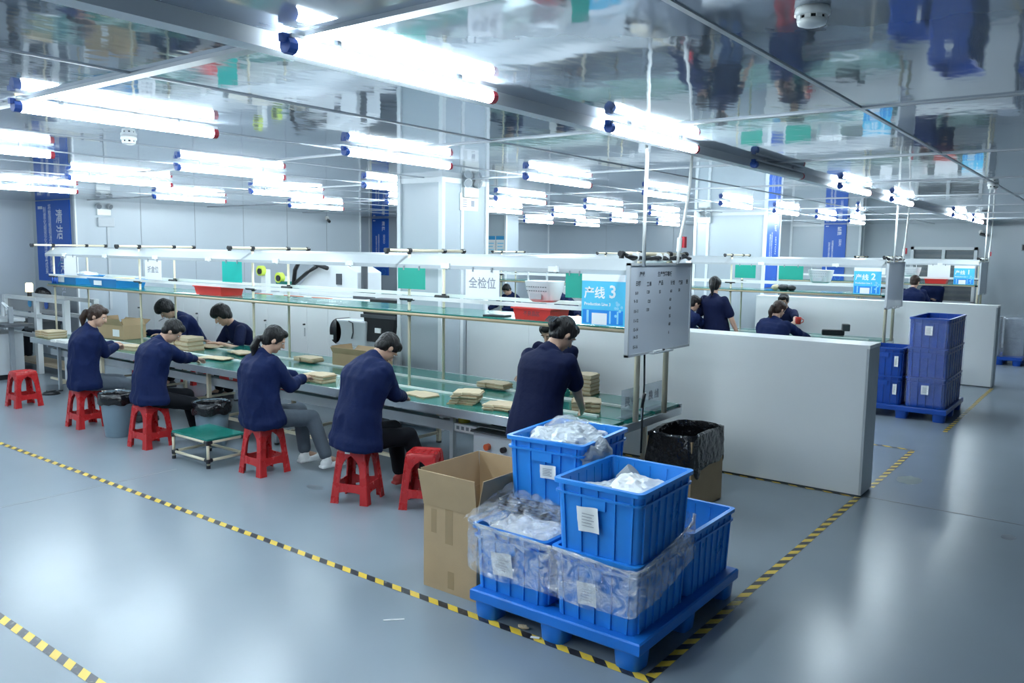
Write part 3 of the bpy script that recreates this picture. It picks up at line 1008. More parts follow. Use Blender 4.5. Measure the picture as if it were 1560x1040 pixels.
drops(.44, 14.6, 'far line')
t = thing('power_cable', 'black cable running down the front end post of the near rack', 'cable', (-3.03, 5.735, .76)); m = MB(); m.tube([(.012, 0, .6), (.015, .01, .3), (.012, .0, .02), (.02, -.02, -.25)], .008); m.build('cable', M_BLACK, t, smooth=True)
t = thing('hand_tool', 'black screwdriver hanging at the front end post of the near rack', 'tool', (-3.01, 5.70, .80)); m = MB(); m.cyl((0, 0, 0), (.02, -.03, .09), .004); m.build('shaft', M_ALU, t); m = MB(); m.cyl((.02, -.03, .09), (.05, -.05, .21), .012, .014); m.build('handle', M_BLACK, t, smooth=True)


# ---- papers and cards hung on the racks
def card(x, y, w, h, z1, mt, label, name='hanging_card', text=None, ts=.09, cat='card', tm=M_INKG):
    t = thing(name, label, cat, (x, y, z1 - h))
    mm = MB(); mm.b2(0, w, 0, .003, 0, h); mm.build('sheet', mt, t)
    mm = MB(); mm.b2(w * .2, w * .24, -.006, .008, h - .02, h + .02); mm.b2(w * .76, w * .8, -.006, .008, h - .02, h + .02); mm.build('clip', M_MGREY, t)
    if text:
        lettering(text, ts, tm, t, (w / 2, -.001, h * .5), (1, 0, 0), (0, 0, 1), bold=.0015, align='CENTER')
card(-12.58, 5.615, .38, .28, 1.945, M_PAPERW, 'blank white paper on the rack by the left end post', cat='paper')
card(-10.30, 5.615, .40, .25, 1.92, M_PAPERW, 'white paper with small print hanging second from the left', text='折盒位', ts=.09, cat='paper')
card(-8.56, 5.615, .39, .24, 1.935, M_TEAL, 'teal card hanging on the near rack above the red bin')
card(-5.64, 5.615, .36, .20, 1.93, M_GREEN2, 'green card hanging behind a post on the near rack')
card(-4.78, 5.615, .385, .25, 1.935, M_PAPERW, 'white paper lettered in grey hanging on the near rack', text='全检位', ts=.105, cat='paper')
card(-3.70, 5.615, .17, .20, 1.93, M_GREEN2, 'narrow green card beside the line 3 sign')
card(-5.37, 13.385, .36, .22, 1.93, M_GREEN2, 'green card on the middle rack above the standing worker')
card(-4.62, 13.385, .40, .22, 1.93, M_GREEN2, 'green card on the middle rack near the line 2 sign')
card(-3.62, 20.215, .45, .28, 1.94, M_PAPERW, 'white paper on the farthest rack beside the line 1 sign', cat='paper')
card(-4.75, 20.215, .25, .25, 1.94, M_PAPERW, 'narrow white paper on the farthest rack', cat='paper')
card(-7.30, 13.385, .25, .2, 1.93, M_PAPERW, 'white paper on the middle rack seen behind the lettered paper', cat='paper')


# ---- bins and boxes on the shelf
def open_bin(c, w, d, h, mt, label, name='storage_bin', rz=0.0, thick=.006, flare=.9, lip=.012, text=None, paper=False):
    t = thing(name, label, 'bin', c, rz)
    def ring(k, z, ins):
        return [Vector((sx * (w / 2 * k - ins), sy * (d / 2 * k - ins), z)) for sx, sy in ((-1, -1), (1, -1), (1, 1), (-1, 1))]
    mm = MB(); mm.loft([ring(flare, 0, 0), ring(1, h, 0), ring(1, h, thick), ring(flare, thick, thick)]); mm.build('body', mt, t)
    mm = MB(); mm.loft([ring(1, h - .012, -lip), ring(1, h, -lip), ring(1, h, 0.0), ring(1, h - .012, 0.0), ring(1, h - .012, -lip)], caps=False); mm.build('rim', mt, t)
    if text:
        lettering(text, h * .42, M_INK, t, (0, -d / 2 * (.95) - .004, h * .5), (1, 0, 0), (0, 0, 1), align='CENTER')
    if paper:
        mm = MB(); mm.b2(-w * .3, -w * .02, -d / 2 * .97 - .006, -d / 2 * .97 - .003, h * .2, h * .75); mm.build('paper_label', M_PAPERW, t)
    return t
open_bin((-4.07, 5.80, 1.517), .40, .30, .105, M_REDB, 'red plastic bin on the shelf behind the bent head of the standing worker', text='不良品区')
open_bin((-8.95, 5.82, 1.517), .58, .32, .11, M_REDB, 'long red plastic bin on the shelf below the teal card')
open_bin((-12.75, 5.9, 1.517), .70, .42, .14, M_BLUEB, 'blue bin on the shelf by the left end post', paper=True)
open_bin((-11.55, 5.88, 1.517), .80, .44, .12, M_BLUEB, 'blue bin with a yellow folder on the shelf right of the other blue bin', paper=True)
t = thing('folder', 'yellow folder lying on the blue bin', 'folder', (-11.6, 5.95, 1.625)); m = MB(); m.box((0, 0, .012), (.34, .24, .012), .3); m.build('cover', mat('folder_yellow', (0.75, 0.66, 0.25), .6, var=.05), t); m = MB(); m.box((.02, .01, .003), (.33, .23, .006), .3); m.build('pages', M_PAPER, t)
t = thing('plastic_bag', 'crumpled clear bag in the blue bin by the left end post', 'bag', (-12.6, 5.95, 1.62)); m = MB(); m.ell((0, 0, .03), (.18, .14, .06)); m.v = [tuple(Vector(p) * (1 + .25 * noise.noise(Vector(p) * 14))) for p in m.v]; m.build('bag', M_WRAP, t)
for i, (x, d) in enumerate(((-13.02, 0), (-12.95, .01), (-12.88, 0))):
    t = thing('bottle', 'small dark vial standing at the front of the left blue bin', 'bottle', (x, 5.64, 1.517), 0, 'vials on the shelf'); m = MB(); m.lathe([(.001, 0), (.016, 0), (.016, .07), (.008, .085), (.008, .1), (.001, .1)], n=10); m.build('glass', M_BLUECAP, t, smooth=True); m = MB(); m.cyl((0, 0, .1), (0, 0, .115), .01, n=10); m.build('cap', M_BLACK, t)
t = thing('tablet', 'black tablet lying on the shelf left of the red bin', 'tablet', (-4.52, 5.75, 1.517), .2); m = MB(); m.box((0, 0, .008), (.22, .14, .016)); m.build('body', M_BLACK, t, bevel=.003); m = MB(); m.box((0, 0, .0165), (.2, .12, .001)); m.build('screen', M_BLACKG, t)
t = thing('paper_sheet', 'long white paper lying on the shelf left of the long red bin', 'paper', (-9.4, 5.7, 1.517)); m = MB(); m.box((0, 0, .002), (.5, .14, .003)); m.build('sheet', M_PAPERW, t)

# hanging white basket
def basket(x, y, label, sc=1.0):
    t = thing('hanging_basket', label, 'basket', (x, y, 1.66))
    mm = MB()
    def ring(w, d, z, dy):
        return [Vector((w * math.copysign(abs(math.cos(a)) ** .6, math.cos(a)), d * math.copysign(abs(math.sin(a)) ** .6, math.sin(a)) + dy, z)) * sc for a in [2 * math.pi * i / 20 for i in range(20)]]
    mm.loft([ring(.10, .07, 0, 0), ring(.13, .10, .02, 0), ring(.155, .13, .12, 0), ring(.165, .14, .185, .0), ring(.155, .13, .185, 0), ring(.145, .12, .12, 0), ring(.10, .07, .012, 0)])
    b_ = mm.build('body', M_SIGNW, t, angle=40)
    mm = MB()
    for zi in range(2):
        for i in range(9):
            mm.box(((-.10 + .025 * i) * sc, (-.127 - .006 * zi) * sc, (.10 + .035 * zi) * sc), (.008, .012, .008))
    mm.build('slot', M_MGREY, b_)
    for sx in (-1, 1):
        mm = MB(); mm.tube([(sx * .1 * sc, -.11 * sc, .18 * sc), (sx * .1 * sc, -.12 * sc, .24 * sc), (sx * .1 * sc, -.10 * sc, .29 * sc)], .008); mm.build('hook', M_SIGNW, t)
    mm = MB(); mm.b2(-.07 * sc, .05 * sc, -.125 * sc, -.122 * sc, .03 * sc, .075 * sc); mm.build('paper_label', M_LGREY, t)
basket(-4.12, 5.92, 'white plastic basket hanging on the near rack')
basket(-4.02, 13.66, 'white plastic basket hanging on the middle rack', 1.15)
basket(-4.0, 20.5, 'white plastic basket hanging on the farthest rack', 1.15)
open_bin((-3.24, 13.62, 1.517), .30, .26, .12, M_REDB, 'red bin on the middle rack beside the line 2 sign')
open_bin((-3.45, 20.35, 1.517), .45, .26, .11, M_REDB, 'red bin on the farthest rack below the line 1 sign')
t = thing('glove_bundle', 'black gloves heaped on the middle rack shelf', 'gloves', (-4.6, 13.55, 1.517)); m = MB(); m.ell((-.12, 0, .05), (.07, .06, .05)); m.build('tan_glove', M_KRAFTL, t); m = MB(); m.ell((.02, 0, .05), (.10, .07, .055)); m.ell((.13, .02, .045), (.09, .06, .045)); m.v = [tuple(Vector(p) + Vector((0, 0, 1)) * .012 * noise.noise(Vector(p) * 22)) for p in m.v]; m.build('black_glove', M_BLACK, t)

# acrylic notices at the near end of the table
for i, (y, lab) in enumerate(((5.74, 'front'), (6.15, 'back'))):
    t = thing('acrylic_sign', 'clear acrylic stand sign on the near table end, %s of two' % lab, 'sign', (-3.215, y, .7605))
    m = MB(); m.b2(-.002, .002, 0, .30, .0, .23); m.build('panel', M_ACRY, t)
    m = MB(); m.b2(-.04, .04, 0, .30, 0, .004); m.build('foot', M_ACRY, t)
    lettering('换 线', .085, M_INKG, t, (.003, .15, .12), (0, 1, 0), (0, 0, 1), bold=.001, align='CENTER')


# ================================================================== CARDBOARD ON THE TABLES
def sheet_poly(w, d):
    a = .18
    return [(-w / 2, -d / 2), (-w * a, -d / 2), (-w * a, -d * .42), (w * a, -d * .42), (w * a, -d / 2), (w / 2, -d / 2), (w / 2, d * .3), (w * .36, d * .34), (w * .30, d / 2), (-w * .28, d / 2), (-w * .34, d * .36), (-w / 2, d * .32)]
def pile(px, py, n, w, d, label, rz=0.0, th=.006, shear=0.0, z=.7605, fan=0.0, mt=None, group=None):
    c = onz(px, py, z + .01)
    if min(abs(c.y - 5.672), abs(c.y - 6.177)) < d / 2 + .025:
        z = .7755                     # rests across a conveyor rail
    t = thing('cardboard_pile', label, 'cardboard', (c.x, c.y, z), rz, group)
    base = MB(); base.prism(sheet_poly(w, d), 0, th * .86); me = base.mesh('sheet', mt or M_KRAFTL)
    me2 = base.mesh('sheet', mt or M_KRAFT)
    for i in range(n):
        ob = bpy.data.objects.new('sheet', me if (i % 3 or i == n - 1) else me2)
        col.objects.link(ob)
        ob.parent = t
        j = lambda s: random.uniform(-s, s)
        ob.location = (shear * i + j(.008), j(.009) + fan * math.sin(i * .5), th * i)
        ob.rotation_euler = (0, 0, j(.03) + fan * i * .6)
    return t
pile(80, 512, 8, .42, .30, 'stack of kraft blanks beside the left end post of the near rack', th=.012)
pile(198, 531, 5, .40, .22, 'low stack of kraft blanks in front of the first seated worker', .3, th=.012)
pile(286, 531, 9, .42, .30, 'tall stack of kraft blanks in front of the second seated worker', .1, th=.019)
pile(330, 546, 2, .42, .22, 'two flat kraft blanks lying on the conveyor', .2)
pile(369, 538, 3, .40, .22, 'thin heap of kraft blanks beside the man in the polo shirt', -.2)
pile(318, 528, 2, .40, .25, 'kraft blank under the hands of the man in the polo shirt', .1)
pile(472, 550, 4, .34, .22, 'low stack of kraft blanks at the back of the table', 0, th=.012)
pile(489, 579, 8, .30, .24, 'square stack of kraft blanks in front of the third seated worker', .1, th=.010)
pile(642, 600, 2, .34, .24, 'flat kraft blank in front of the fourth seated worker', -.1, th=.007)
pile(708, 611, 13, .24, .26, 'tall leaning stack of kraft blanks on the front of the table', .4, th=.0085, shear=.004, fan=.015)
pile(755, 590, 5, .32, .20, 'low stack of kraft blanks behind the leaning stack', .05, th=.010)
pile(766, 621, 7, .28, .24, 'stack of kraft blanks beside the black tray', .3, th=.007)
pile(892, 597, 16, .22, .24, 'tall stack of kraft blanks behind the hand of the standing worker', .1, th=.012)
pile(893, 622, 8, .24, .26, 'stack of kraft blanks under the hand of the standing worker', .5, th=.0115, fan=.012)
pile(98, 520, 3, .35, .18, 'pale blanks on the table corner near the left end post', .1, th=.012, mt=M_CREAM)
t = thing('tray', 'flat black tray on the front table edge beside the standing worker', 'tray', (-3.86, 5.42, .7605), .12); m = MB(); m.box((0, 0, .014), (.36, .24, .028)); m.build('body', M_BLACK, t, bevel=.003); m = MB(); m.box((0, 0, .029), (.35, .23, .002)); m.build('mat', M_GREEN, t)

def open_carton(px, py, w, d, h, label, rz=0.0, z=.7605, Y=None):
    c = onz(px, py, z)
    t = thing('open_carton', label, 'carton', (c.x, c.y, z), rz)
    def ring(k, zz, ins):
        return [Vector((sx * (w / 2 * k - ins), sy * (d / 2 * k - ins), zz)) for sx, sy in ((-1, -1), (1, -1), (1, 1), (-1, 1))]
    mm = MB(); mm.loft([ring(1, 0, 0), ring(1, h, 0), ring(1, h, .006), ring(1, .006, .006)]); mm.build('body', M_KRAFT, t)
    for a, (fx, fy) in enumerate(((0, -1), (1, 0), (0, 1), (-1, 0))):
        L = w if fx == 0 else d
        o_ = d / 2 if fx == 0 else w / 2
        ang = (.5, -.5, .9, .3)[a]
        mm = MB()
        q0 = Vector((fx * o_, fy * o_, h)); e = Vector((-fy, fx, 0)) * (L / 2 - .01); u = Vector((fx * math.sin(ang), fy * math.sin(ang), math.cos(ang))) * h * .55
        nn = e.cross(u).normalized() * .003
        mm.add([q0 - e - nn, q0 + e - nn, q0 + e + u - nn, q0 - e + u - nn, q0 - e + nn, q0 + e + nn, q0 + e + u + nn, q0 - e + u + nn], [(0, 1, 2, 3), (7, 6, 5, 4), (0, 4, 5, 1), (1, 5, 6, 2), (2, 6, 7, 3), (3, 7, 4, 0)])
        mm.build('flap', M_KRAFT, t)
    mm = MB(); mm.b2(w * .1, w * .35, -d / 2 - .003, -d / 2 - .0005, h * .2, h * .7); mm.build('paper_label', M_PAPER, t)
    mm = MB()
    for i in range(5):
        mm.box((random.uniform(-.3, .3) * w, random.uniform(-.2, .2) * d, h * .8), (w * .3, d * .3, .01), random.uniform(0, 3))
    mm.build('contents', M_KRAFTL, t)
open_carton(186, 514, .62, .36, .20, 'open kraft carton on the table behind the first seated worker', .1)
open_carton(552, 558, .62, .34, .15, 'open kraft carton on the table behind the fourth seated worker', .05)


# ================================================================== EQUIPMENT BEHIND THE NEAR TABLE
t = thing('side_table', 'small white equipment table behind the near line', 'table', (-7.45, 7.1, 0))
m = MB(); m.b2(-.65, .42, -.2, .2, .84, .87); m.build('table_top', M_MACH, t)
for sx in (-.6, .38):
    for sy in (-.17, .17):
        m = MB(); m.b2(sx - .02, sx + .02, sy - .02, sy + .02, 0, .84); m.build('leg', M_ALU, t)
t = thing('label_printer', 'grey label printer with black rounded end behind the near line', 'printer', (-7.92, 7.1, .87))
m = MB(); m.b2(-.22, .34, -.13, .13, 0, .33); m.build('body', M_LGREY, t, bevel=.02)
m = MB(); m.lathe([(.001, -.13), (.15, -.13), (.17, -.10), (.17, .10), (.15, .13), (.001, .13)], n=24); m.v = [(p[0] * .75 - .22, p[2], p[1] * 1.0 + .17) for p in m.v]; m.build('roll_cover', M_BLACK, t, smooth=True)
m = MB(); m.b2(-.32, -.26, -.137, -.13, .06, .12); m.build('paper_label', M_PAPERW, t)
m = MB(); m.tube([(.05, -.14, .32), (.12, -.14, .3), (.13, -.14, .18), (.10, -.14, .10)], .008); m.build('cable', M_DGREY, t)
t = thing('monitor', 'black monitor seen from the back behind the near line', 'monitor', (-7.38, 7.05, .87))
m = MB(); m.add([(-.30, -.03, .50), (.30, -.03, .50), (.24, -.05, .08), (-.22, -.05, .08), (-.30, .02, .50), (.30, .02, .50), (.24, .02, .08), (-.22, .02, .08)], [(0, 1, 2, 3), (7, 6, 5, 4), (0, 4, 5, 1), (1, 5, 6, 2), (2, 6, 7, 3), (3, 7, 4, 0)]); m.build('back_shell', M_BLACK, t, bevel=.01)
m = MB(); m.b2(-.31, .31, -.055, -.03, .38, .42); m.build('back_ridge', M_DGREY, t)
m = MB(); m.b2(-.05, .05, -.058, -.045, .20, .26); m.build('paper_label', M_PAPERW, t)
m = MB(); m.cyl((0, 0, .0), (0, 0, .1), .03); m.b2(-.12, .12, -.09, .09, 0, .015); m.build('stand', M_BLACK, t)

# white machine beyond the cabinets
t = thing('machine', 'white sealing machine with black handle beyond the cabinets', 'machine', (-10.2, 8.7, 0))
m = MB(); m.b2(-1.5, 1.1, -.35, .35, 0, 1.35); m.build('base', M_MACH, t, bevel=.02)
m = MB(); m.prism([(-.55, 1.35), (.85, 1.35), (.85, 1.75), (.45, 1.92), (-.05, 1.90), (-.55, 1.5)], -.25, .25, M=Matrix(((1, 0, 0), (0, 0, 1), (0, 1, 0)))); m.build('head', M_MACH, t, bevel=.015)
m = MB(); m.tube([(-.62, -.3, 1.50), (-.55, -.32, 1.75), (-.42, -.33, 1.90), (-.1, -.33, 1.88), (.25, -.33, 1.80)], .035); m.tube([(-.55, -.31, 1.55), (-.2, -.33, 1.74), (.0, -.33, 1.82)], .03); m.build('handle', M_BLACK, t, smooth=True)
for x, z in ((-1.42, 1.72), (-.92, 1.62)):
    m = MB(); m.cyl((x, -.38, z), (x, -.30, z), .085, n=18); kn = m.build('knob', M_LIME, t)
    m = MB(); m.cyl((x + .02, -.40, z - .01), (x + .02, -.38, z - .01), .05, n=14); m.build('knob_cap', M_BLACK, kn)
    m = MB(); m.b2(x - .06, x + .06, -.30, -.2, 1.35, z + .02); m.build('bracket', M_MACH, t)
m = MB(); m.b2(.38, .5, -.27, -.25, 1.55, 1.72); m.build('control_panel', M_DGREY, t)
m = MB(); m.b2(-1.0, -.7, -.36, -.2, 1.50, 1.56); m.build('green_tray', M_GREEN, t)
for x in (-1.35, -.55, .15):
    m = MB(); m.b2(x - .25, x + .25, -.36, -.352, 1.36 - .16, 1.34); m.build('warning_panel', M_ORANGE, t)
m = MB(); m.cyl((.95, -.2, 1.35), (.95, -.2, 1.86), .05, n=12); m.b2(.8, 1.08, -.3, -.1, 1.35, 1.45); m.build('motor', M_DGREY, t)
t = thing('black_box', 'black electronics box on the cabinets behind the near post', 'box', (-7.55, 7.56, 1.34)); m = MB(); m.b2(-.42, .42, -.15, .15, 0, .12); m.build('housing', M_BLACK, t, bevel=.01); m = MB(); m.b2(.2, .36, -.155, -.15, .03, .09); m.build('panel', M_DGREY, t)


# ================================================================== LEFT END: TEST MACHINE AND WORK TABLE
t = thing('test_machine', 'aluminium framed machine with tinted covers at the far left end', 'machine', (-14.2, 6.3, 0))
for x in (-1.1, .1, 1.1):
    for y in (-.45, .0):
        if x == .1 and y > 0:
            continue
        m = MB(); m.b2(x - .045, x + .045, y - .04, y + .04, 0.0, 1.25); m.build('post', M_MACH, t)
for z in (1.22, .95, .62):
    for y in (-.45, .0):
        m = MB(); m.b2(-1.06, 1.06, y - .035, y + .035, z - .03, z + .03); m.build('rail', M_MACH, t)
m = MB(); m.b2(-1.05, .05, -.44, -.43, 1.0, 1.21); m.build('cover_panel', M_SMOKEP, t)
m = MB(); m.b2(.15, 1.05, -.44, -.43, 1.0, 1.21); m.build('cover_panel', M_SMOKEP, t)
for x, mt_ in ((-.18, M_BICON), (.42, M_BLUECAP)):
    m = MB(); m.cyl((x, -.455, 1.14), (x, -.445, 1.14), .06, n=16); m.build('round_label', mt_, t)
m = MB(); m.b2(-1.05, 1.05, -.4, -.02, .12, .16); m.build('lower_shelf', M_TAN, t)
m = MB(); m.b2(-.7, .0, -.35, -.05, .65, .86); m.build('mechanism', M_DGREY, t, bevel=.02)
m = MB(); m.b2(-.4, .1, -.40, -.38, .72, .95); m.build('tool_block', M_MGREY, t)
bl = thing('beacon_lamp', 'small lit yellow beacon lamp on the test machine', 'beacon', (*ony(45, 448, 5.9).xy, 1.25)); m = MB(); m.cyl((0, 0, 0), (0, 0, .07), .035); m.build('base', M_BLACK, bl); m = MB(); m.lathe([(.001, .07), (.055, .07), (.055, .2), (.04, .22), (.001, .22)], n=16); m.build('lens', M_BEACON, bl, smooth=True)
t = thing('control_cabinet', 'grey control cabinet with black gloves on top at the left edge', 'cabinet', (-13.75, 5.2, 0))
m = MB(); m.b2(-1.3, -.05, -.3, .3, .08, .72); m.build('body', M_LGREY, t, bevel=.01); m = MB(); m.b2(-1.27, -.08, -.28, .28, 0, .08); m.build('plinth', M_BLACK, t)
m = MB(); m.b2(-1.35, -.02, -.33, .33, .9, .96); m.build('top', M_LGREY, t, bevel=.01)
m = MB(); m.ell((-.5, -.2, .80), (.42, .15, .09)); m.build('cover_cloth', M_BLACK, t, smooth=True)
t = thing('bracket_stand', 'grey metal bracket stand beside the control cabinet', 'stand', (-13.6, 5.25, 0))
m = MB(); m.b2(-.03, .03, -.03, .03, 0, 1.15); m.build('post', M_MGREY, t); m = MB(); m.b2(-.35, .3, -.2, .2, .86, .90); m.build('plate', M_DGREY, t); m = MB(); m.tube([(0, 0, 1.1), (-.1, -.05, 1.2), (-.12, -.05, 1.0)], .03); m.build('arm', M_LGREY, t)
t = thing('floor_pedal', 'black foot pedal on the floor at the left end', 'pedal', (*onz(78, 600).xy, 0)); m = MB(); m.lathe([(.001, 0), (.12, 0), (.10, .035), (.001, .045)], n=18); m.build('base', M_BLACK, t, smooth=True); m = MB(); m.b2(-.04, .04, -.05, .05, .04, .055); m.build('plate', M_DGREY, t)

# small things under the near table
t = thing('control_box', 'grey control box with red knob hung under the near table', 'control box', (-4.12, 5.37, .26)); m = MB(); m.b2(-.25, .25, -.12, .12, 0, .31); m.build('housing', M_LGREY, t, bevel=.008)
m = MB(); m.prism([(-.25, -.16), (.27, -.16), (.27, .14), (-.25, .14)], .312, .325); m.build('lid', M_DGREY, t)
m = MB(); m.cyl((-.08, -.12, .20), (-.08, -.16, .20), .028, n=16); m.build('red_knob', M_ORANGE, t); m = MB(); m.cyl((.09, -.12, .20), (.09, -.155, .20), .025, n=16); m.build('black_knob', M_BLACK, t)
m = MB(); m.b2(-.05, .22, -.123, -.12, .09, .15); m.build('warning_label', M_REDB, t)
t = thing('socket_strip', 'white power socket strip under the near table beside the control box', 'socket', (-4.52, 5.34, .52)); m = MB(); m.b2(-.13, .13, -.02, .02, 0, .07); m.build('body', M_PAPERW, t, bevel=.005)
for i in range(4):
    m = MB(); m.b2(-.1 + i * .055, -.07 + i * .055, -.023, -.02, .02, .05); m.build('outlet', M_MGREY, t)
t = thing('tape_roll', 'olive roll of tape on the trough under the near table', 'tape', (-4.60, 5.40, .592)); m = MB(); m.lathe([(.038, 0), (.055, 0), (.055, .065), (.038, .065), (.038, 0)], n=22); m.build('roll', M_YEL, t, smooth=False); m = MB(); m.lathe([(.034, 0), (.038, 0), (.038, .065), (.034, .065), (.034, 0)], n=22); m.build('core', M_KRAFT, t)
for i, (x, z, w_) in enumerate(((-8.1, .60, .2), (-7.2, .60, .16), (-5.9, .60, .14))):
    t = thing('red_box', 'small red box in the table trough %s' % ('beside the second seated worker', 'between second and third seated workers', 'beside the third seated worker')[i], 'box', (x, 5.41, .592)); m = MB(); m.b2(-w_, w_, -.04, .04, 0, .06); m.build('body', M_REDB, t, bevel=.004); m = MB(); m.b2(0, .07, -.042, -.04, .01, .05); m.build('paper_label', M_PAPERW, t)


# ================================================================== STOOLS, BINS, STEP
def make_stool():
    t = thing('plastic_stool', '', 'stool')
    H, tw, bw = .46, .125, .170
    # corner at height z
    hw = lambda z: bw + (tw - bw) * (z / (H - .03))
    fl = [(0.0, .072), (.10, .068), (.30, .062), (.60, .058), (.72, .061), (.80, .070), (.86, .088), (.91, .112), (.93, .125), (1.0, .125)]
    th = .012
    for sx, sy in ((-1, -1), (1, -1), (1, 1), (-1, 1)):
        mm = MB()
        for ax in (0, 1):
            rings = []
            for tt, w in fl:
                z = tt * (H - .03)
                c = hw(z)
                w = min(w, c - .001)
                if ax == 0:
                    pts = [(sx * c, sy * c), (sx * (c - w), sy * c), (sx * (c - w), sy * (c - th)), (sx * (c - th), sy * (c - th))]
                else:
                    pts = [(sx * c, sy * c), (sx * c, sy * (c - w)), (sx * (c - th), sy * (c - w)), (sx * (c - th), sy * (c - th))]
                rings.append([Vector((x, y, z)) for x, y in pts])
            mm.loft(rings)
        # rounded outer corner bead
        mm.tube([(sx * (hw(z) - .008), sy * (hw(z) - .008), z) for z in (0, .2, .43)], .011, 8)
        mm.build('leg', M_RED, t, angle=50)
    for k_ in range(4):
        M3 = Matrix.Rotation(k_ * math.pi / 2, 3, 'Z')
        mm = MB()
        z0, z1 = .100, .165
        rings = []
        n = 8
        for i in range(n + 1):
            u = -1 + 2 * i / n
            c0, c1 = hw(z0) - .002, hw(z1) - .002
            zz0 = z0 - .03 * u ** 4
            zz1 = z1 + .02 * u ** 4
            x0, x1 = u * (c0 - .03), u * (c1 - .03)
            rings.append([M3 @ Vector(p) for p in ((x0, -c0, zz0), (x1, -c1, zz1), (x1, -c1 + th, zz1), (x0, -c0 + th, zz0))])
        mm.loft(rings)
        mm.build('stretcher', M_RED, t, angle=50)
    mm = MB()
    def ring(w, z):
        r = .03
        pts = []
        for cx, cy, a0 in ((1, 1, 0), (-1, 1, 90), (-1, -1, 180), (1, -1, 270)):
            for a in (0, 30, 60, 90):
                an = R(a0 + a)
                pts.append(Vector((cx * (w - r) + r * math.cos(an), cy * (w - r) + r * math.sin(an), z)))
        return pts
    mm.loft([ring(.130, H - .055), ring(.128, H - .012), ring(.120, H), ring(.112, H), ring(.105, H - .006), ring(.04, H - .008)])
    seat = mm.build('seat', M_RED, t, angle=40)
    mm = MB()
    for i in range(3):
        for j in range(3):
            mm.cyl((-.05 + .05 * i, -.05 + .05 * j, H - .0075), (-.05 + .05 * i, -.05 + .05 * j, H - .0045), .010, n=10)
    mm.build('seat_dimple', M_RED, seat)
    return t
stool = make_stool()
ST = [(-11.42, 4.52, .0, 'empty red plastic stool at the left edge'), (-9.6, 4.46, .0, 'red plastic stool under the first seated worker from the left'), (-8.14, 4.44, .08, 'red plastic stool under the second seated worker'),
      (-6.37, 4.58, .0, 'red plastic stool under the third seated worker beside the green step'), (-5.06, 4.56, R(22), 'red plastic stool under the fourth seated worker'), (-4.52, 4.80, R(28), 'empty red plastic stool beside the tall carton'),
      (-11.4, 6.98, 0, 'red plastic stool under the first man behind the table'), (-10.0, 7.02, 0, 'red plastic stool under the man in a polo shirt behind the table'), (-12.8, 6.95, 0, 'red plastic stool behind the left end of the near table'),
      (-7.55, 6.93, .1, 'red plastic stool behind the near table below the printer'), (-5.9, 12.2, 0, 'red plastic stool under the worker beside the standing woman'), (-4.28, 12.3, 0, 'red plastic stool under the ponytailed worker at the middle line'), (-4.95, 14.9, 0, 'red plastic stool behind the middle line'), (-3.75, 21.62, 0, 'red plastic stool behind the farthest line')]
for i, (x, y, a, lab) in enumerate(ST):
    if i == 0:
        stool.location = (x, y, 0); stool.rotation_euler.z = a; stool['label'] = lab; stool['group'] = 'red plastic stools'
    else:
        o = dup(stool, (x, y, 0), a, lab, 'red plastic stools')
        if i == 4:
            m = MB(); m.b2(-.05, -.005, -.1335, -.130, .418, .444); m.build('sticker', M_PAPERW, o)

def waste_bin(x, y, h, label):
    t = thing('waste_bin', label, 'bin', (x, y, 0), 0, 'grey waste bins')
    mm = MB(); mm.lathe([(.001, 0), (.135, 0), (.14, .01), (.185, h), (.195, h), (.195, h + .012), (.18, h + .012), (.132, .02), (.001, .02)], n=28); mm.build('body', M_BIN, t, angle=40)
    mm = MB()
    n = 40
    prof = [(.150, h - .25), (.172, h - .02), (.186, h + .018), (.204, h + .012), (.206, h - .05), (.202, h - .10)]
    rings = []
    for r, z in prof:
        rings.append([Vector(((r + .006 * noise.noise(Vector((i * .8, z * 20, x))) * (2 if z < h - .04 else 1)) * math.cos(2 * math.pi * i / n), (r + .006 * noise.noise(Vector((i * .8, z * 20, x)))) * math.sin(2 * math.pi * i / n), z + (.03 * noise.noise(Vector((i * .35, x, 5))) if r > .2 and z < h - .04 else .01 * noise.noise(Vector((i * .5, x, 2)))))) for i in range(n)])
    mm.loft(rings, caps=False)
    mm.build('bin_bag', M_BAG, t, smooth=True)
waste_bin(-8.85, 4.46, .47, 'grey waste bin between the first and second red stools')
waste_bin(-7.66, 4.86, .46, 'grey waste bin behind the green topped step')

t = thing('step_stool', 'low step of cream pipes with a green top between the stools', 'step', (-7.16, 4.50, 0))
m = MB(); m.b2(-.31, .31, -.21, .21, .265, .283); m.build('top', M_GREEN, t)
for a in (((-.3, -.2), (.3, -.2)), ((-.3, .2), (.3, .2)), ((-.3, -.2), (-.3, .2)), ((.3, -.2), (.3, .2))):
    for z in (.25, .075):
        m = MB(); m.cyl((*a[0], z), (*a[1], z), .0145, n=10); m.build('pipe', M_BEIGE, t, smooth=True)
for sx in (-.3, .3):
    for sy in (-.2, .2):
        m = MB(); m.cyl((sx, sy, .03), (sx, sy, .262), .0145, n=10); m.build('leg', M_BEIGE, t, smooth=True)
        m = MB()
        for z in (.25, .075):
            m.cyl((sx, sy, z - .025), (sx, sy, z + .015), .022, n=10)
            m.cyl((sx, sy, z), (sx * .86, sy, z), .02, n=10); m.cyl((sx, sy, z), (sx, sy * .8, z), .02, n=10)
        m.cyl((sx, sy, 0), (sx, sy, .03), .02, n=10)
        m.build('joint', M_BLACK, t)


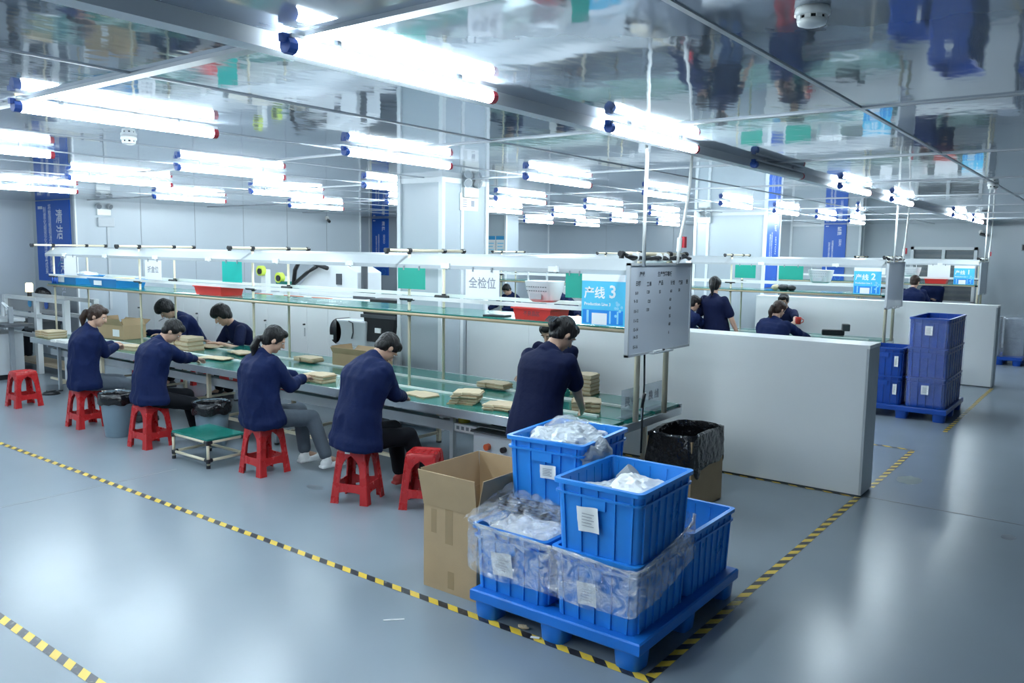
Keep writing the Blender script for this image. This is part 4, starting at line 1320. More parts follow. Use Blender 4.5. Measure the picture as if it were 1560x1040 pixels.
# ================================================================== PALLET AND CRATES
def make_pallet(mt, label, loc, sx, sy, rz=0):
    t = thing('pallet', label, 'pallet', loc, rz)
    hx, hy = sx / 2, sy / 2
    mm = MB()
    sq = lambda i_, z: [Vector((a * (hx - i_), b_ * (hy - i_), z)) for a, b_ in ((-1, -1), (1, -1), (1, 1), (-1, 1))]
    mm.loft([sq(.004, .10), sq(0, .108), sq(0, .157), sq(.008, .165), sq(.07, .165), sq(.07, .10), sq(.004, .10)], caps=False)
    mm.build('rim', mt, t)
    n = int(sy / .09)
    for i in range(n):
        y = -hy + .1 + (sy - .2) * i / (n - 1)
        mm = MB(); mm.b2(-hx + .06, hx - .06, y - .025, y + .025, .12, .155); mm.build('deck_slat', mt, t)
    for x in (-hx + .09, 0, hx - .09):
        for y in (-hy + .09, 0, hy - .09):
            mm = MB()
            rings = []
            for z, k_ in ((0, .86), (.02, .9), (.11, 1.0)):
                rings.append([Vector((x + .08 * k_ * math.copysign(abs(math.cos(a)) ** .5, math.cos(a)), y + .08 * k_ * math.copysign(abs(math.sin(a)) ** .5, math.sin(a)), z)) for a in [2 * math.pi * i / 16 for i in range(16)]])
            mm.loft(rings); mm.build('foot', mt, t, angle=40)
    return t
make_pallet(M_BLUEP, 'blue plastic pallet under the light blue crates', (-2.345, 4.10, 0), 1.10, 1.28)

def make_crate(mt, label, loc, rz=0.0, w=.53, d=.63, h=.385, taper=.93, group=None, paper=None, tint=None):
    t = thing('crate', label, 'crate', loc, rz, group)
    def ring(k, z, ins, rr=.03):
        hx, hy = w / 2 * k - ins, d / 2 * k - ins
        pts = []
        for cx, cy, a0 in ((1, 1, 0), (-1, 1, 90), (-1, -1, 180), (1, -1, 270)):
            for a in (0, 30, 60, 90):
                an = R(a0 + a)
                pts.append(Vector((cx * (hx - rr) + rr * math.cos(an), cy * (hy - rr) + rr * math.sin(an), z)))
        return pts
    e = .014
    mm = MB(); mm.loft([ring(taper, 0, e), ring(.985, h - .01, e), ring(.985, h - .01, e + .006, .024), ring(taper, .01, e + .006, .024)]); mm.build('body', mt, t, angle=45)
    mm = MB(); mm.loft([ring(1, h - .022, 0), ring(1, h, 0), ring(1, h, .026, .02), ring(1, h - .022, .026, .02), ring(1, h - .022, 0)], caps=False)
    mm.loft([ring(.98, h - .075, .002), ring(.985, h - .062, .002), ring(.985, h - .062, .02, .02), ring(.98, h - .075, .02, .02), ring(.98, h - .075, .002)], caps=False)
    mm.build('rim', mt, t, angle=45)
    kz = lambda z: taper + (.985 - taper) * z / h
    mm = MB()
    for s in (-1, 1):
        nx = 5
        for i in range(nx):
            u = -1 + 2 * i / (nx - 1)
            rg = []
            for z in (.012, h - .02):
                k_ = kz(z); x = u * (w / 2 * k_ - .055); y = s * (d / 2 * k_ - e + .010)
                rg.append([Vector((x - .006, y, z)), Vector((x + .006, y, z)), Vector((x + .006, y - s * .02, z)), Vector((x - .006, y - s * .02, z))])
            mm.loft(rg)
        ny = 7
        for i in range(ny):
            u = -1 + 2 * i / (ny - 1)
            rg = []
            for z in (.012, h - .02):
                k_ = kz(z); y = u * (d / 2 * k_ - .055); x = s * (w / 2 * k_ - e + .010)
                rg.append([Vector((x, y - .006, z)), Vector((x, y + .006, z)), Vector((x - s * .02, y + .006, z)), Vector((x - s * .02, y - .006, z))])
            mm.loft(rg)
    mm.build('rib', mt, t)
    mm = MB(); y = -(d / 2 * kz(h * .55) + .001); mm.b2(-.085, .05, y, y + .012, h - .13, h - .066); mm.build('handle_recess', mt, t)
    if paper:
        px0, pz0, pw, ph, tilt = paper
        y = -(d / 2 * kz(pz0 + ph / 2)) - .004
        nn = 6
        vs = []
        for i in range(nn + 1):
            for j in range(nn + 1):
                u, v = i / nn, j / nn
                vs.append((px0 + pw * u + tilt * ph * v, y - .006 * math.sin(u * 5) * v - .004 * noise.noise(Vector((u * 3, v * 3, px0))) - .004 - .012 * (u ** 6), pz0 + ph * v + tilt * -.6 * pw * u))
        fs = [(i * (nn + 1) + j, (i + 1) * (nn + 1) + j, (i + 1) * (nn + 1) + j + 1, i * (nn + 1) + j + 1) for i in range(nn) for j in range(nn)]
        mm = MB(); mm.add(vs, fs); pl = mm.build('paper_label', M_PAPER, t, smooth=True)
        mm = MB()
        for i in range(5):
            zz = pz0 + ph * (.25 + .12 * i) - tilt * .3 * pw
            mm.b2(px0 + pw * .2, px0 + pw * (.75 - .1 * (i % 2)), y - .0165, y - .0155, zz, zz + .003)
        mm.build('print', M_INKG, pl)
    return t

def crumple(t, name, c, rx, ry, rz_, mt, seed, amp=.35, n=26, clipz=-1):
    mm = MB(); mm.ell((0, 0, 0), (rx, ry, rz_), nu=n * 2, nv=n)
    vs = []
    for p in mm.v:
        p = Vector(p)
        k_ = 1 + amp * noise.turbulence(Vector((p.x, p.y, p.z)) * 9 + Vector((seed, 0, 0)), 3, False) * .8 - amp * .25
        p = Vector((p.x * (1 - .3 * (1 - k_)), p.y * (1 - .3 * (1 - k_)), p.z * k_))
        vs.append(tuple(p + Vector(c)))
    mm.v = vs
    return mm.build(name, mt, t, smooth=False)

Z1, Z2 = .157, .157 + .378
make_crate(M_BLUE, 'front bottom blue crate on the near pallet, wrapped in film', (-2.095, 3.80, Z1), 0, group='blue crates on the near pallet', paper=(-.085, .11, .12, .12, -.1))
make_crate(M_BLUE, 'left bottom blue crate on the near pallet, wrapped in film', (-2.65, 3.80, Z1), 0, group='blue crates on the near pallet', paper=(-.10, .12, .15, .13, -.15))
make_crate(M_BLUE, 'right rear bottom blue crate standing open on the near pallet', (-2.095, 4.44, Z1), 0, group='blue crates on the near pallet')
make_crate(M_BLUE, 'rear left bottom blue crate hidden under the black trays', (-2.65, 4.44, Z1), 0, group='blue crates on the near pallet')
make_crate(M_BLUE, 'upper front blue crate with a paper label, open on top', (-2.085, 3.79, Z2), R(1), group='blue crates on the near pallet', paper=(-.10, .13, .13, .13, -.12))
make_crate(M_BLUE, 'upper rear blue crate filled with wrapped parts', (-2.68, 4.14, Z2 + .085), R(5), group='blue crates on the near pallet', paper=(-.02, .16, .11, .08, -.05))
for i in range(4):
    t = thing('black_tray', 'flat black tray under the upper rear blue crate, %s of four' % ('lowest', 'second lowest', 'second highest', 'topmost')[i], 'tray', (-2.69, 4.12, Z2 + .008 + .019 * i), R(4), 'black trays')
    m = MB(); m.b2(-.27, .27, -.31, .31, 0, .016); m.build('plate', M_BLACK, t, bevel=.002); m = MB(); m.b2(-.275, .275, -.315, -.305, .004, .017); m.b2(-.275, .275, .305, .315, .004, .017); m.build('lip', M_BLACK, t)
# contents
t = thing('wrapped_parts', 'white plastic wrapped parts in the upper front crate', 'parts', (-2.085, 3.80, Z2 + .265)); m = MB(); m.b2(-.21, .21, -.255, .255, -.23, .0); m.build('packing', M_WRAP, t)
crumple(t, 'bag', (.05, .02, .03), .17, .22, .07, M_PAPERW, 3, .6); crumple(t, 'bag', (-.1, -.1, .02), .14, .15, .05, M_WRAP, 8, .6)
m = MB(); m.cyl((-.10, .14, .02), (-.04, .16, .09), .05, n=16); m.build('dark_cup', M_MGREY, t)
t = thing('wrapped_parts', 'heap of clear film and white parts in the upper rear crate', 'parts', (-2.68, 4.14, Z2 + .085 + .30)); m = MB(); m.b2(-.22, .22, -.27, .27, -.28, .02); m.build('packing', M_PAPERW, t)
crumple(t, 'film_heap', (.0, .0, .05), .24, .29, .075, M_WRAP, 5, .7); crumple(t, 'film_heap', (-.08, .1, .09), .14, .16, .07, M_FILM, 15, .8); crumple(t, 'film_fold', (.27, -.12, .0), .07, .16, .09, M_GREYWRAP, 25, .7)
t = thing('wrapped_parts', 'clear bag in the right rear crate', 'parts', (-2.095, 4.44, Z1 + .2)); m = MB(); m.b2(-.21, .21, -.26, .26, -.17, .0); m.build('packing', M_WRAP, t); crumple(t, 'bag', (-.05, -.1, .03), .16, .18, .07, M_WRAP, 11, .6)
t = thing('wrapped_parts', 'shiny film covered parts filling the left bottom crate', 'parts', (-2.65, 3.80, Z1 + .33)); m = MB(); m.b2(-.22, .22, -.27, .27, -.3, .0); m.build('packing', M_WRAP, t); crumple(t, 'film_heap', (0, -.02, .02), .25, .29, .04, M_PAPERW, 21, .7)

# stretch film round the lower crates
def film_band(label):
    t = thing('stretch_film', label, 'plastic film', (-2.37, 4.1, Z1))
    # path round the load, counter clockwise from the rear left, as (x, y, zlow, zhigh) in world numbers
    path = [(-2.945, 4.30, .30, .56), (-2.945, 4.0, .30, .575), (-2.945, 3.7, .29, .57), (-2.94, 3.50, .28, .565), (-2.90, 3.47, .28, .56), (-2.7, 3.465, .26, .55), (-2.5, 3.465, .27, .55), (-2.3, 3.465, .29, .545), (-2.1, 3.465, .26, .535), (-1.9, 3.465, .28, .525), (-1.83, 3.475, .30, .53), (-1.812, 3.52, .32, .54), (-1.812, 3.7, .33, .56), (-1.815, 3.9, .38, .60), (-1.82, 4.1, .42, .63), (-1.86, 4.2, .45, .64), (-2.0, 4.25, .48, .64)]
    nz = 14
    pts = []
    for a, b_ in zip(path[:-1], path[1:]):
        for i in range(6):
            s = i / 6
            pts.append([a[j] * (1 - s) + b_[j] * s for j in range(4)])
    pts.append(list(path[-1]))
    vs, fs = [], []
    cx, cy = -2.37, 3.9
    for i, (x, y, z0, z1) in enumerate(pts):
        for j in range(nz + 1):
            v = j / nz
            zz = z0 + (z1 - z0) * v + .02 * noise.noise(Vector((i * .13, v * 1.3, 4)))
            o_ = .016 * noise.turbulence(Vector((x * 11, y * 11, zz * 18)), 4, True)
            d = Vector((x - cx, y - cy)).normalized()
            vs.append((x + d.x * o_ + 2.37, y + d.y * o_ - 4.1, zz - Z1))
    for i in range(len(pts) - 1):
        for j in range(nz):
            a = i * (nz + 1) + j
            fs.append((a, a + nz + 1, a + nz + 2, a + 1))
    mm = MB(); mm.add(vs, fs); mm.build('band', M_FILM, t)
    # folded sheet over the left crate up to the carton
    vs, fs = [], []
    nu, nv = 30, 22
    A, B, C, D = Vector((-2.96, 3.47, .55)), Vector((-2.37, 3.48, .55)), Vector((-2.40, 3.95, .58)), Vector((-2.95, 4.15, .74))
    for i in range(nu + 1):
        for j in range(nv + 1):
            u, v = i / nu, j / nv
            p = (A * (1 - u) + B * u) * (1 - v) + (D * (1 - u) + C * u) * v
            p.z += .045 * noise.turbulence(Vector((u * 6, v * 6, 1)), 4, True) + .01
            vs.append((p.x + 2.37, p.y - 4.1, p.z - Z1))
    for i in range(nu):
        for j in range(nv):
            a = i * (nv + 1) + j
            fs.append((a, a + nv + 1, a + nv + 2, a + 1))
    mm = MB(); mm.add(vs, fs); mm.build('folded_sheet', M_FILM, t)
    # twisted rope of film along its upper edge
    mm = MB()
    for k_ in range(3):
        mm.tube([(p[0] + 2.37 + .006 * math.sin(i * .9 + k_ * 2), p[1] - 4.1 + .004 * math.cos(i * .9 + k_ * 2), p[3] - Z1 - .008 + .006 * math.sin(i * .5 + k_ * 2.1)) for i, p in enumerate(pts) if i < 91], .005, 5)
    mm.build('film_rope', M_FILM, t, smooth=True)
film_band('crinkled clear stretch film wrapped round the lower blue crates')

# tall carton next to the pallet
t = thing('tall_carton', 'tall brown carton with raised flaps left of the blue pallet', 'carton', (-3.19, 3.89, 0))
hw_, hd_, hb = .215, .275, .53
def rg(w, d, z):
    return [Vector((sx * w, sy * d, z)) for sx, sy in ((-1, -1), (1, -1), (1, 1), (-1, 1))]
m = MB(); m.loft([rg(hw_, hd_, 0), rg(hw_, hd_, hb), rg(hw_ - .006, hd_ - .006, hb), rg(hw_ - .006, hd_ - .006, .006)]); m.build('body', M_KRAFT, t)
for fx, fy, L, o_, ln in ((0, -1, hw_, hd_, .04), (1, 0, hd_, hw_, .05), (0, 1, hw_, hd_, .01), (-1, 0, hd_, hw_, .02)):
    q0 = Vector((fx * o_, fy * o_, hb)); e = Vector((-fy, fx, 0)) * L; u = Vector((fx * ln, fy * ln, .225)); nn = e.cross(u).normalized() * .003
    e2 = e * (1.06 if fx == 0 else 1.02)
    m = MB(); m.add([q0 - e - nn, q0 + e - nn, q0 + e2 + u - nn, q0 - e2 + u - nn, q0 - e + nn, q0 + e + nn, q0 + e2 + u + nn, q0 - e2 + u + nn], [(3, 2, 1, 0), (4, 5, 6, 7), (1, 5, 4, 0), (2, 6, 5, 1), (3, 7, 6, 2), (0, 4, 7, 3)])
    fl_ = m.build('flap', M_KRAFT, t)
    if fx == 1:
        m = MB(); uo = u.normalized(); base = q0 + u * .1 + nn * (-1.6)
        nrm = Vector((1, 0, 0)) * .006
        m.add([base - e * .97 + nrm, base + e * .97 + nrm, base + e * .97 + u * .86 + nrm, base - e * .97 + u * .86 + nrm], [(0, 1, 2, 3)]); m.build('clear_film', M_FILM2, fl_)
for x, z0, z1, w_ in ((-.13, .36, .51, .022), (-.005, .31, .53, .03), (.012, .03, .14, .025), (-.20, .0, .0, 0)):
    if w_:
        m = MB(); m.b2(x - w_, x + w_, -hd_ - .0012, -hd_ - .0002, z0, z1); m.build('packing_tape', M_TAPEB, t)

# carton with a black bag at the table end
t = thing('bagged_carton', 'brown carton lined with a black bin bag at the near table end', 'waste bin', (-2.885, 6.28, 0))
hw_, hd_, hb = .20, .32, .60
m = MB(); m.loft([rg(hw_, hd_, 0), rg(hw_, hd_, hb), rg(hw_ - .006, hd_ - .006, hb), rg(hw_ - .006, hd_ - .006, .006)]); m.build('body', M_KRAFT, t)
rings = []
for k_, (off, z) in enumerate(((-.02, .12), (-.014, .35), (-.012, .6), (.0, .645), (.012, .635), (.020, .52), (.022, .42), (.02, .36))):
    n = 64
    rr_ = []
    for i in range(n):
        a = 2 * math.pi * i / n
        cx = math.copysign(abs(math.cos(a)) ** .28, math.cos(a)); cy = math.copysign(abs(math.sin(a)) ** .28, math.sin(a))
        j = .034 * noise.turbulence(Vector((cx * 3, cy * 3, z * 4)), 3, True) - .006
        dz = .18 * noise.noise(Vector((cx * 2.2, cy * 2.2, 3))) if k_ == 7 else .02 * noise.noise(Vector((cx * 3, cy * 3, z * 4)))
        rr_.append(Vector((cx * (hw_ + off + (j if off > 0 else -j)), cy * (hd_ + off + (j if off > 0 else -j)), z + dz)))
    rings.append(rr_)
m = MB(); m.loft(rings, caps=False); m.build('bin_bag', M_BAG, t, angle=50)
m = MB(); m.prism([(-.18, -.3), (.18, -.3), (.18, .3), (-.18, .3)], .13, .14); m.build('bag_bottom', M_BAG, t)

# litter on the tape
t = thing('paper_scrap', 'torn kraft paper scrap on the floor tape beside the pallet', 'scrap', (*onz(797, 958).xy, .002)); m = MB(); m.ell((0, 0, .012), (.035, .018, .012), nu=10, nv=6); m.v = [tuple(Vector(p) * (1 + .5 * noise.noise(Vector(p) * 60))) for p in m.v]; m.build('scrap', M_KRAFTL, t)
t = thing('paper_scrap', 'white paper scrap on the floor tape beside the kraft scrap', 'scrap', (*onz(815, 972).xy, .002), .4); m = MB(); m.box((0, 0, .003), (.05, .02, .003)); m.build('scrap', M_PAPERW, t)
t = thing('paper_scrap', 'thin white plastic scrap on the grey floor left of the tall carton', 'scrap', (*onz(600, 944).xy, .001), .8); m = MB(); m.box((0, 0, .001), (.12, .012, .002)); m.build('scrap', M_PAPERW, t)

# ---- dark blue crates on the second pallet
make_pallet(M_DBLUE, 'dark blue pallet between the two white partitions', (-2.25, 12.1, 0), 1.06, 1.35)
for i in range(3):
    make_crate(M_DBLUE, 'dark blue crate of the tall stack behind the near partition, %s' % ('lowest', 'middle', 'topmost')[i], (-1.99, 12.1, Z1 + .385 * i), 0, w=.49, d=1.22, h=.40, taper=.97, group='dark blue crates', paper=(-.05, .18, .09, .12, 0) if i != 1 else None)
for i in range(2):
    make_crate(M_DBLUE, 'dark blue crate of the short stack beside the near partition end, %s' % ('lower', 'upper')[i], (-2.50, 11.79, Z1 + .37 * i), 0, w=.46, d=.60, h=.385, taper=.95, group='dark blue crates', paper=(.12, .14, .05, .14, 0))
t = thing('stretch_film', 'clear film over the dark blue crate stack', 'plastic film', (-1.99, 12.1, Z1)); m = MB()
n = 60
m.loft([[Vector((.262 * math.copysign(abs(math.cos(a)) ** .2, math.cos(a)) + .006 * noise.noise(Vector((a * 5, z * 4, 0))), .625 * math.copysign(abs(math.sin(a)) ** .2, math.sin(a)) + .006 * noise.noise(Vector((a * 5, z * 4, 9))), z)) for a in [2 * math.pi * i / n for i in range(n)]] for z in [.05 + 1.1 * j / 16 for j in range(17)]], caps=False); m.build('band', M_FILM2, t, smooth=True)

# ---- grey wrapped load far right
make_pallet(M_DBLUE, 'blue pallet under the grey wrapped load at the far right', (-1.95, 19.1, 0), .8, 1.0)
t = thing('wrapped_load', 'grey film wrapped boxes on the far right pallet', 'boxes', (-1.95, 19.1, .17))
for x, y, z, s in ((-.2, -.22, 0, .42), (-.2, -.22, .25, .42), (-.2, -.22, .5, .42), (.2, .2, 0, .55), (.2, .2, .4, .55)):
    m = MB(); m.box((x, y, z + .13), (.36, s, .25 if s < .5 else .4)); m.build('box', M_GREYWRAP, t, bevel=.01)
t = thing('stretch_film', 'clear film round the grey load at the far right', 'plastic film', (-1.95, 19.1, .17)); m = MB(); m.loft([[Vector((.42 * math.copysign(abs(math.cos(a)) ** .2, math.cos(a)), .5 * math.copysign(abs(math.sin(a)) ** .2, math.sin(a)), z)) for a in [2 * math.pi * i / 40 for i in range(40)]] for z in (0, .2, .4, .6, .78)], caps=False); m.build('band', M_FILM2, t, smooth=True)


# ================================================================== PEOPLE
PENDING = []      # (object, voxel, smooth iterations, wrinkle amplitude, wrinkle scale)


def ik(a, b, l1, l2, hint):
    """joint position between a and b for two bones, bent towards hint"""
    d = b - a
    L = d.length
    if L > (l1 + l2) * .995:
        s = L / ((l1 + l2) * .995)
        l1, l2 = l1 * s, l2 * s
    u = d.normalized()
    x = (l1 * l1 - l2 * l2 + L * L) / (2 * L)
    h = math.sqrt(max(0, l1 * l1 - x * x))
    n = hint - u * hint.dot(u)
    n.normalize()
    return a + u * x + n * h


def hand_shape(mm, wrist, d, palm, s=1.0, side=1, curl=.5, grow=1.0):
    """palm and five fingers; d = direction of the hand, palm = palm normal (towards the palm side)"""
    d = d.normalized()
    palm = (palm - d * palm.dot(d)).normalized()
    x = d.cross(palm).normalized() * side          # towards the thumb side
    M3 = Matrix((x, palm, d)).transposed()
    c = wrist + d * .045 * s
    mm.ell(c, (.040 * s * grow, .017 * s * grow, .052 * s), M=M3, nu=12, nv=8)
    for i, (off, ln, r) in enumerate(((.028, .070, .0088), (.009, .078, .0092), (-.010, .073, .0088), (-.028, .058, .0078))):
        p0 = wrist + d * .075 * s + x * off * s
        d1 = (d * math.cos(curl * .7) + palm * math.sin(curl * .7) + x * off * 2.5).normalized()
        d2 = (d * math.cos(curl * 1.7) + palm * math.sin(curl * 1.7) + x * off * 1.5).normalized()
        p1 = p0 + d1 * ln * .55 * s
        p2 = p1 + d2 * ln * .5 * s
        mm.caps(p0, p1, r * s * grow * 1.08, r * s * grow, 8)
        mm.caps(p1, p2, r * s * grow, r * s * grow * .8, 8)
    p0 = wrist + d * .025 * s + x * .025 * s
    d1 = (d * .75 + x * .75 + palm * .25).normalized()
    p1 = p0 + d1 * .045 * s
    p2 = p1 + (d * .9 + x * .25 + palm * .35).normalized() * .035 * s
    mm.caps(p0, p1, .0125 * s * grow, .0105 * s * grow, 8)
    mm.caps(p1, p2, .0105 * s * grow, .0085 * s * grow, 8)


def pend(mm, name, mt, parent, voxel, it=6, wr=0.0, ws=6.0, seed=0):
    ob = mm.build(name, mt, parent, world=True)
    md = ob.modifiers.new('r', 'REMESH')
    md.mode = 'VOXEL'
    md.voxel_size = voxel
    md.use_smooth_shade = True
    ms = ob.modifiers.new('s', 'SMOOTH')
    ms.factor = .5
    ms.iterations = it
    PENDING.append((ob, wr, ws, seed))
    return ob


def person(label, pelvis, head, yaw, hpitch=40, hyaw=0, hroll=0, hands=None, feet=None, top='jacket', legs=M_BLACKT, shoes=M_SHOEB, hair='short',
           hairmat=None, s=1.0, vox=.009, stand=False, hip_yaw=0, elbow_out=.5, palm='down', bulk=1.0, group=None, curl=.55, headscale=1.0, bend=.05, collar=True):
    hairmat = hairmat or M_HAIR
    P = Vector(pelvis)
    Hc = Vector(head)
    ya = R(yaw)
    f = Vector((math.sin(ya), math.cos(ya), 0))          # yaw 0 looks along +Y, positive turns to +X
    rt = Vector((f.y, -f.x, 0))
    up = Vector((0, 0, 1))
    t = thing('person', label, 'person', (P.x, P.y, 0), 0, group)
    # head axes
    hy = R(yaw + hyaw)
    hf = Vector((math.sin(hy), math.cos(hy), 0))
    hr = Vector((hf.y, -hf.x, 0))
    hp = R(hpitch)
    fd = hf * math.cos(hp) - up * math.sin(hp)           # where the face points
    hu = hf * math.sin(hp) + up * math.cos(hp)           # crown direction
    if hroll:
        q = Quaternion(fd, R(hroll))
        hu = q @ hu
        hr = q @ hr
    HM = Matrix((hr, fd, hu)).transposed()
    hs = s * headscale
    # torso curve
    N = Hc - hu * .125 * hs - fd * .035 * hs - up * .035 * s       # base of the neck
    tdir = (N - P).normalized()
    mid = (P + N) / 2 - f * bend * s
    def spine(u):
        return P * (1 - u) ** 2 + mid * 2 * u * (1 - u) + N * u * u
    def ring(u, hw, hd, back=0.0, n=20, pw=.8):
        c = spine(u)
        tg = (spine(min(1, u + .05)) - spine(max(0, u - .05))).normalized()
        fo = (f - tg * f.dot(tg)).normalized()
        c = c - fo * back
        return [c + rt * (hw * math.copysign(abs(math.cos(a)) ** pw, math.cos(a))) + fo * (hd * math.copysign(abs(math.sin(a)) ** pw, math.sin(a))) for a in [2 * math.pi * i / n for i in range(n)]]
    TOR = [(-.10, .150, .100), (.03, .165, .115), (.2, .150, .108), (.38, .140, .102), (.55, .152, .110), (.70, .166, .115), (.82, .168, .105), (.90, .150, .088), (.96, .10, .068), (1.0, .058, .055)]
    def torso(mm, grow, u0=-1, u1=2, scale=1.0):
        mm.loft([ring(u, (w + grow) * s * scale * bulk, (d + grow) * s * scale) for u, w, d in TOR if u0 <= u <= u1])
    SH = {}
    tgn = (spine(.95) - spine(.8)).normalized()
    for sd in (-1, 1):
        SH[sd] = spine(.86) + rt * (.165 * s * bulk * sd) + f * .01 * s
    # arms
    ARM = {}
    l1, l2 = .275 * s, .245 * s
    for sd in (-1, 1):
        hnd = hands.get(sd) if hands else None
        if hnd is None:
            hnd = SH[sd] - up * .50 * s + f * .08 + rt * .05 * sd
        hnd = Vector(hnd)
        hint = rt * (elbow_out * sd) - up * 1.0 - f * .35
        E_ = ik(SH[sd], hnd, l1, l2, hint)
        ARM[sd] = (SH[sd], E_, hnd)
    # legs
    LEG = {}
    h1, h2 = .41 * s, .40 * s
    fy = R(yaw + hip_yaw)
    f2 = Vector((math.sin(fy), math.cos(fy), 0))
    r2 = Vector((f2.y, -f2.x, 0))
    for sd in (-1, 1):
        hip = P + r2 * (.085 * s * sd) - up * .03
        ft = feet.get(sd) if feet else None
        if ft is None:
            ft = (P + r2 * (.10 * s * sd)) if stand else (P + f2 * .40 * s + r2 * .12 * s * sd)
            ft = Vector((ft.x, ft.y, 0.0))
        ft = Vector(ft)
        ank = ft + up * .085
        K = ik(hip, ank, h1, h2, f2 + up * (.0 if stand else .5))
        LEG[sd] = (hip, K, ank, ft)
    long_sleeve = top == 'jacket'
    # ---------------- body: one continuous skin
    mm = MB()
    torso(mm, -.012)
    mm.caps(N - tgn * .03, Hc - hu * .06 * hs - fd * .02 * hs, .056 * s, .052 * hs, 14)
    # skull, face, jaw, nose, ears
    mm.ell(Hc + hu * .022 * hs - fd * .008 * hs, (.074 * hs, .094 * hs, .092 * hs), M=HM, nu=18, nv=14)
    mm.ell(Hc - hu * .030 * hs + fd * .022 * hs, (.060 * hs, .066 * hs, .080 * hs), M=HM, nu=16, nv=12)
    mm.ell(Hc - hu * .085 * hs + fd * .048 * hs, (.032 * hs, .034 * hs, .026 * hs), M=HM, nu=12, nv=8)
    mm.caps(Hc + fd * .088 * hs + hu * .012 * hs, Hc + fd * .106 * hs - hu * .026 * hs, .008 * hs, .013 * hs, 8)
    for sd in (-1, 1):
        mm.ell(Hc + hr * (.074 * hs * sd) - hu * .012 * hs - fd * .008 * hs, (.010 * hs, .019 * hs, .031 * hs), M=HM, nu=10, nv=8)
        mm.ell(Hc + hr * (.030 * hs * sd) + fd * .078 * hs + hu * .022 * hs, (.022 * hs, .012 * hs, .010 * hs), M=HM, nu=10, nv=6)
        S_, E_, W_ = ARM[sd]
        mm.caps(S_, E_, .047 * s, .038 * s, 12)
        mm.caps(E_, W_, .038 * s, .025 * s, 12)
        hd_ = (W_ - E_).normalized()
        if palm == 'down':
            hdir = (hd_ + f * .35 - up * (.0 if hd_.z < -.5 else .05)).normalized() if not stand or hands else hd_
            pn = -up if abs(hd_.z) < .8 else -rt * sd
        else:
            hdir = hd_
            pn = -rt * sd
        side = sd * (-1 if palm == 'down' else -1)
        xx = hdir.cross(pn)
        side = 1 if xx.dot(-rt * sd if palm == 'down' else f) > 0 else -1
        hand_shape(mm, W_, hdir, pn, s, side, curl)
        hip, K, A, ft = LEG[sd]
        mm.caps(hip, K, .075 * s, .050 * s, 14)
        mm.caps(K, A, .050 * s, .034 * s, 14)
        mm.caps(A, ft + f2 * .13 * s + up * .035, .036 * s, .028 * s, 10)
    body = pend(mm, 'body', M_SKIN, t, vox * .85, 3)
    # ---------------- trousers
    mm = MB()
    mm.loft([ring(u, (w + .012) * s * bulk, (d + .012) * s) for u, w, d in TOR if u <= .25])
    mm.ell(P - up * .02, (.155 * s * bulk, .13 * s, .12 * s), M=Matrix((r2, f2, up)).transposed())
    for sd in (-1, 1):
        hip, K, A, ft = LEG[sd]
        mm.caps(hip, K, .092 * s, .070 * s, 14)
        mm.caps(K, A + (K - A).normalized() * .05, .068 * s, .058 * s, 14)
    pend(mm, 'trousers', legs, t, vox * 1.2, 6, .010, 9, 1)
    # ---------------- shoes
    for sd in (-1, 1):
        hip, K, A, ft = LEG[sd]
        mm = MB()
        FM = Matrix((r2, f2, up)).transposed()
        mm.ell(ft + up * .045 - f2 * .01, (.040 * s, .060 * s, .045), M=FM)
        mm.ell(ft + up * .035 + f2 * .09 * s, (.043 * s, .10 * s, .036), M=FM)
        mm.caps(A, ft + up * .05, .042 * s, .045 * s)
        mm.box(ft + up * .012 + f2 * .055 * s, (.082 * s, .25 * s, .024), M=FM)
        pend(mm, 'shoe', shoes, t, vox, 3)
    # ---------------- shirt or jacket
    mm = MB()
    g = .040 if long_sleeve else .018
    rows = [(u, w, d) for u, w, d in TOR if u >= .03]
    hem = [(-.16, .175, .125), (-.06, .18, .13)] if long_sleeve else [(-.20, .160, .118), (-.08, .165, .12)]
    if stand:
        hem = [(-.30, .172, .128), (-.16, .17, .126), (-.06, .165, .122)] if not long_sleeve else hem
    def lr(u, w, d, gg):
        k_ = gg
        bk = .012 if long_sleeve and .1 < u < .8 else 0
        return ring(max(u, -.35), (w + k_) * s * bulk, (d + k_) * s, bk)
    prof = hem + rows
    mm.loft([lr(u, w, d, g if u < .9 else g * .6) for u, w, d in prof])
    for sd in (-1, 1):
        S_, E_, W_ = ARM[sd]
        if long_sleeve:
            mm.caps(S_ - rt * sd * .02, E_, .076 * s, .060 * s, 14)
            mm.caps(E_, W_ + (E_ - W_).normalized() * .02, .058 * s, .043 * s, 14)
        else:
            mm.caps(S_ - rt * sd * .02, S_ + (E_ - S_) * .72, .066 * s, .064 * s, 14)
    # collar
    if collar:
        cN = N - tgn * .02
        nd = ((Hc - hu * .06 * hs) - N).normalized()
        a_ = nd.orthogonal().normalized(); b_ = nd.cross(a_)
        mm.loft([[cN + nd * z + (a_ * math.cos(2 * math.pi * i / 18) + b_ * math.sin(2 * math.pi * i / 18)) * r for i in range(18)] for z, r in ((-.03, .085 * s), (.02, .075 * s), (.05, .068 * s))])
    pend(mm, 'jacket' if long_sleeve else 'polo_shirt', M_NAVY if long_sleeve else M_NAVYP, t, vox * 1.1, 5, .030 if long_sleeve else .014, 7.0 if long_sleeve else 6.0, int(abs(P.x) * 10))
    # ---------------- hair
    mm = MB()
    back = Hc + hu * .034 * hs - fd * .022 * hs
    mm.ell(back, (.083 * hs, .094 * hs, .092 * hs), M=HM, nu=18, nv=14)
    mm.ell(Hc - hu * .012 * hs - fd * .045 * hs, (.074 * hs, .058 * hs, .078 * hs), M=HM, nu=16, nv=12)
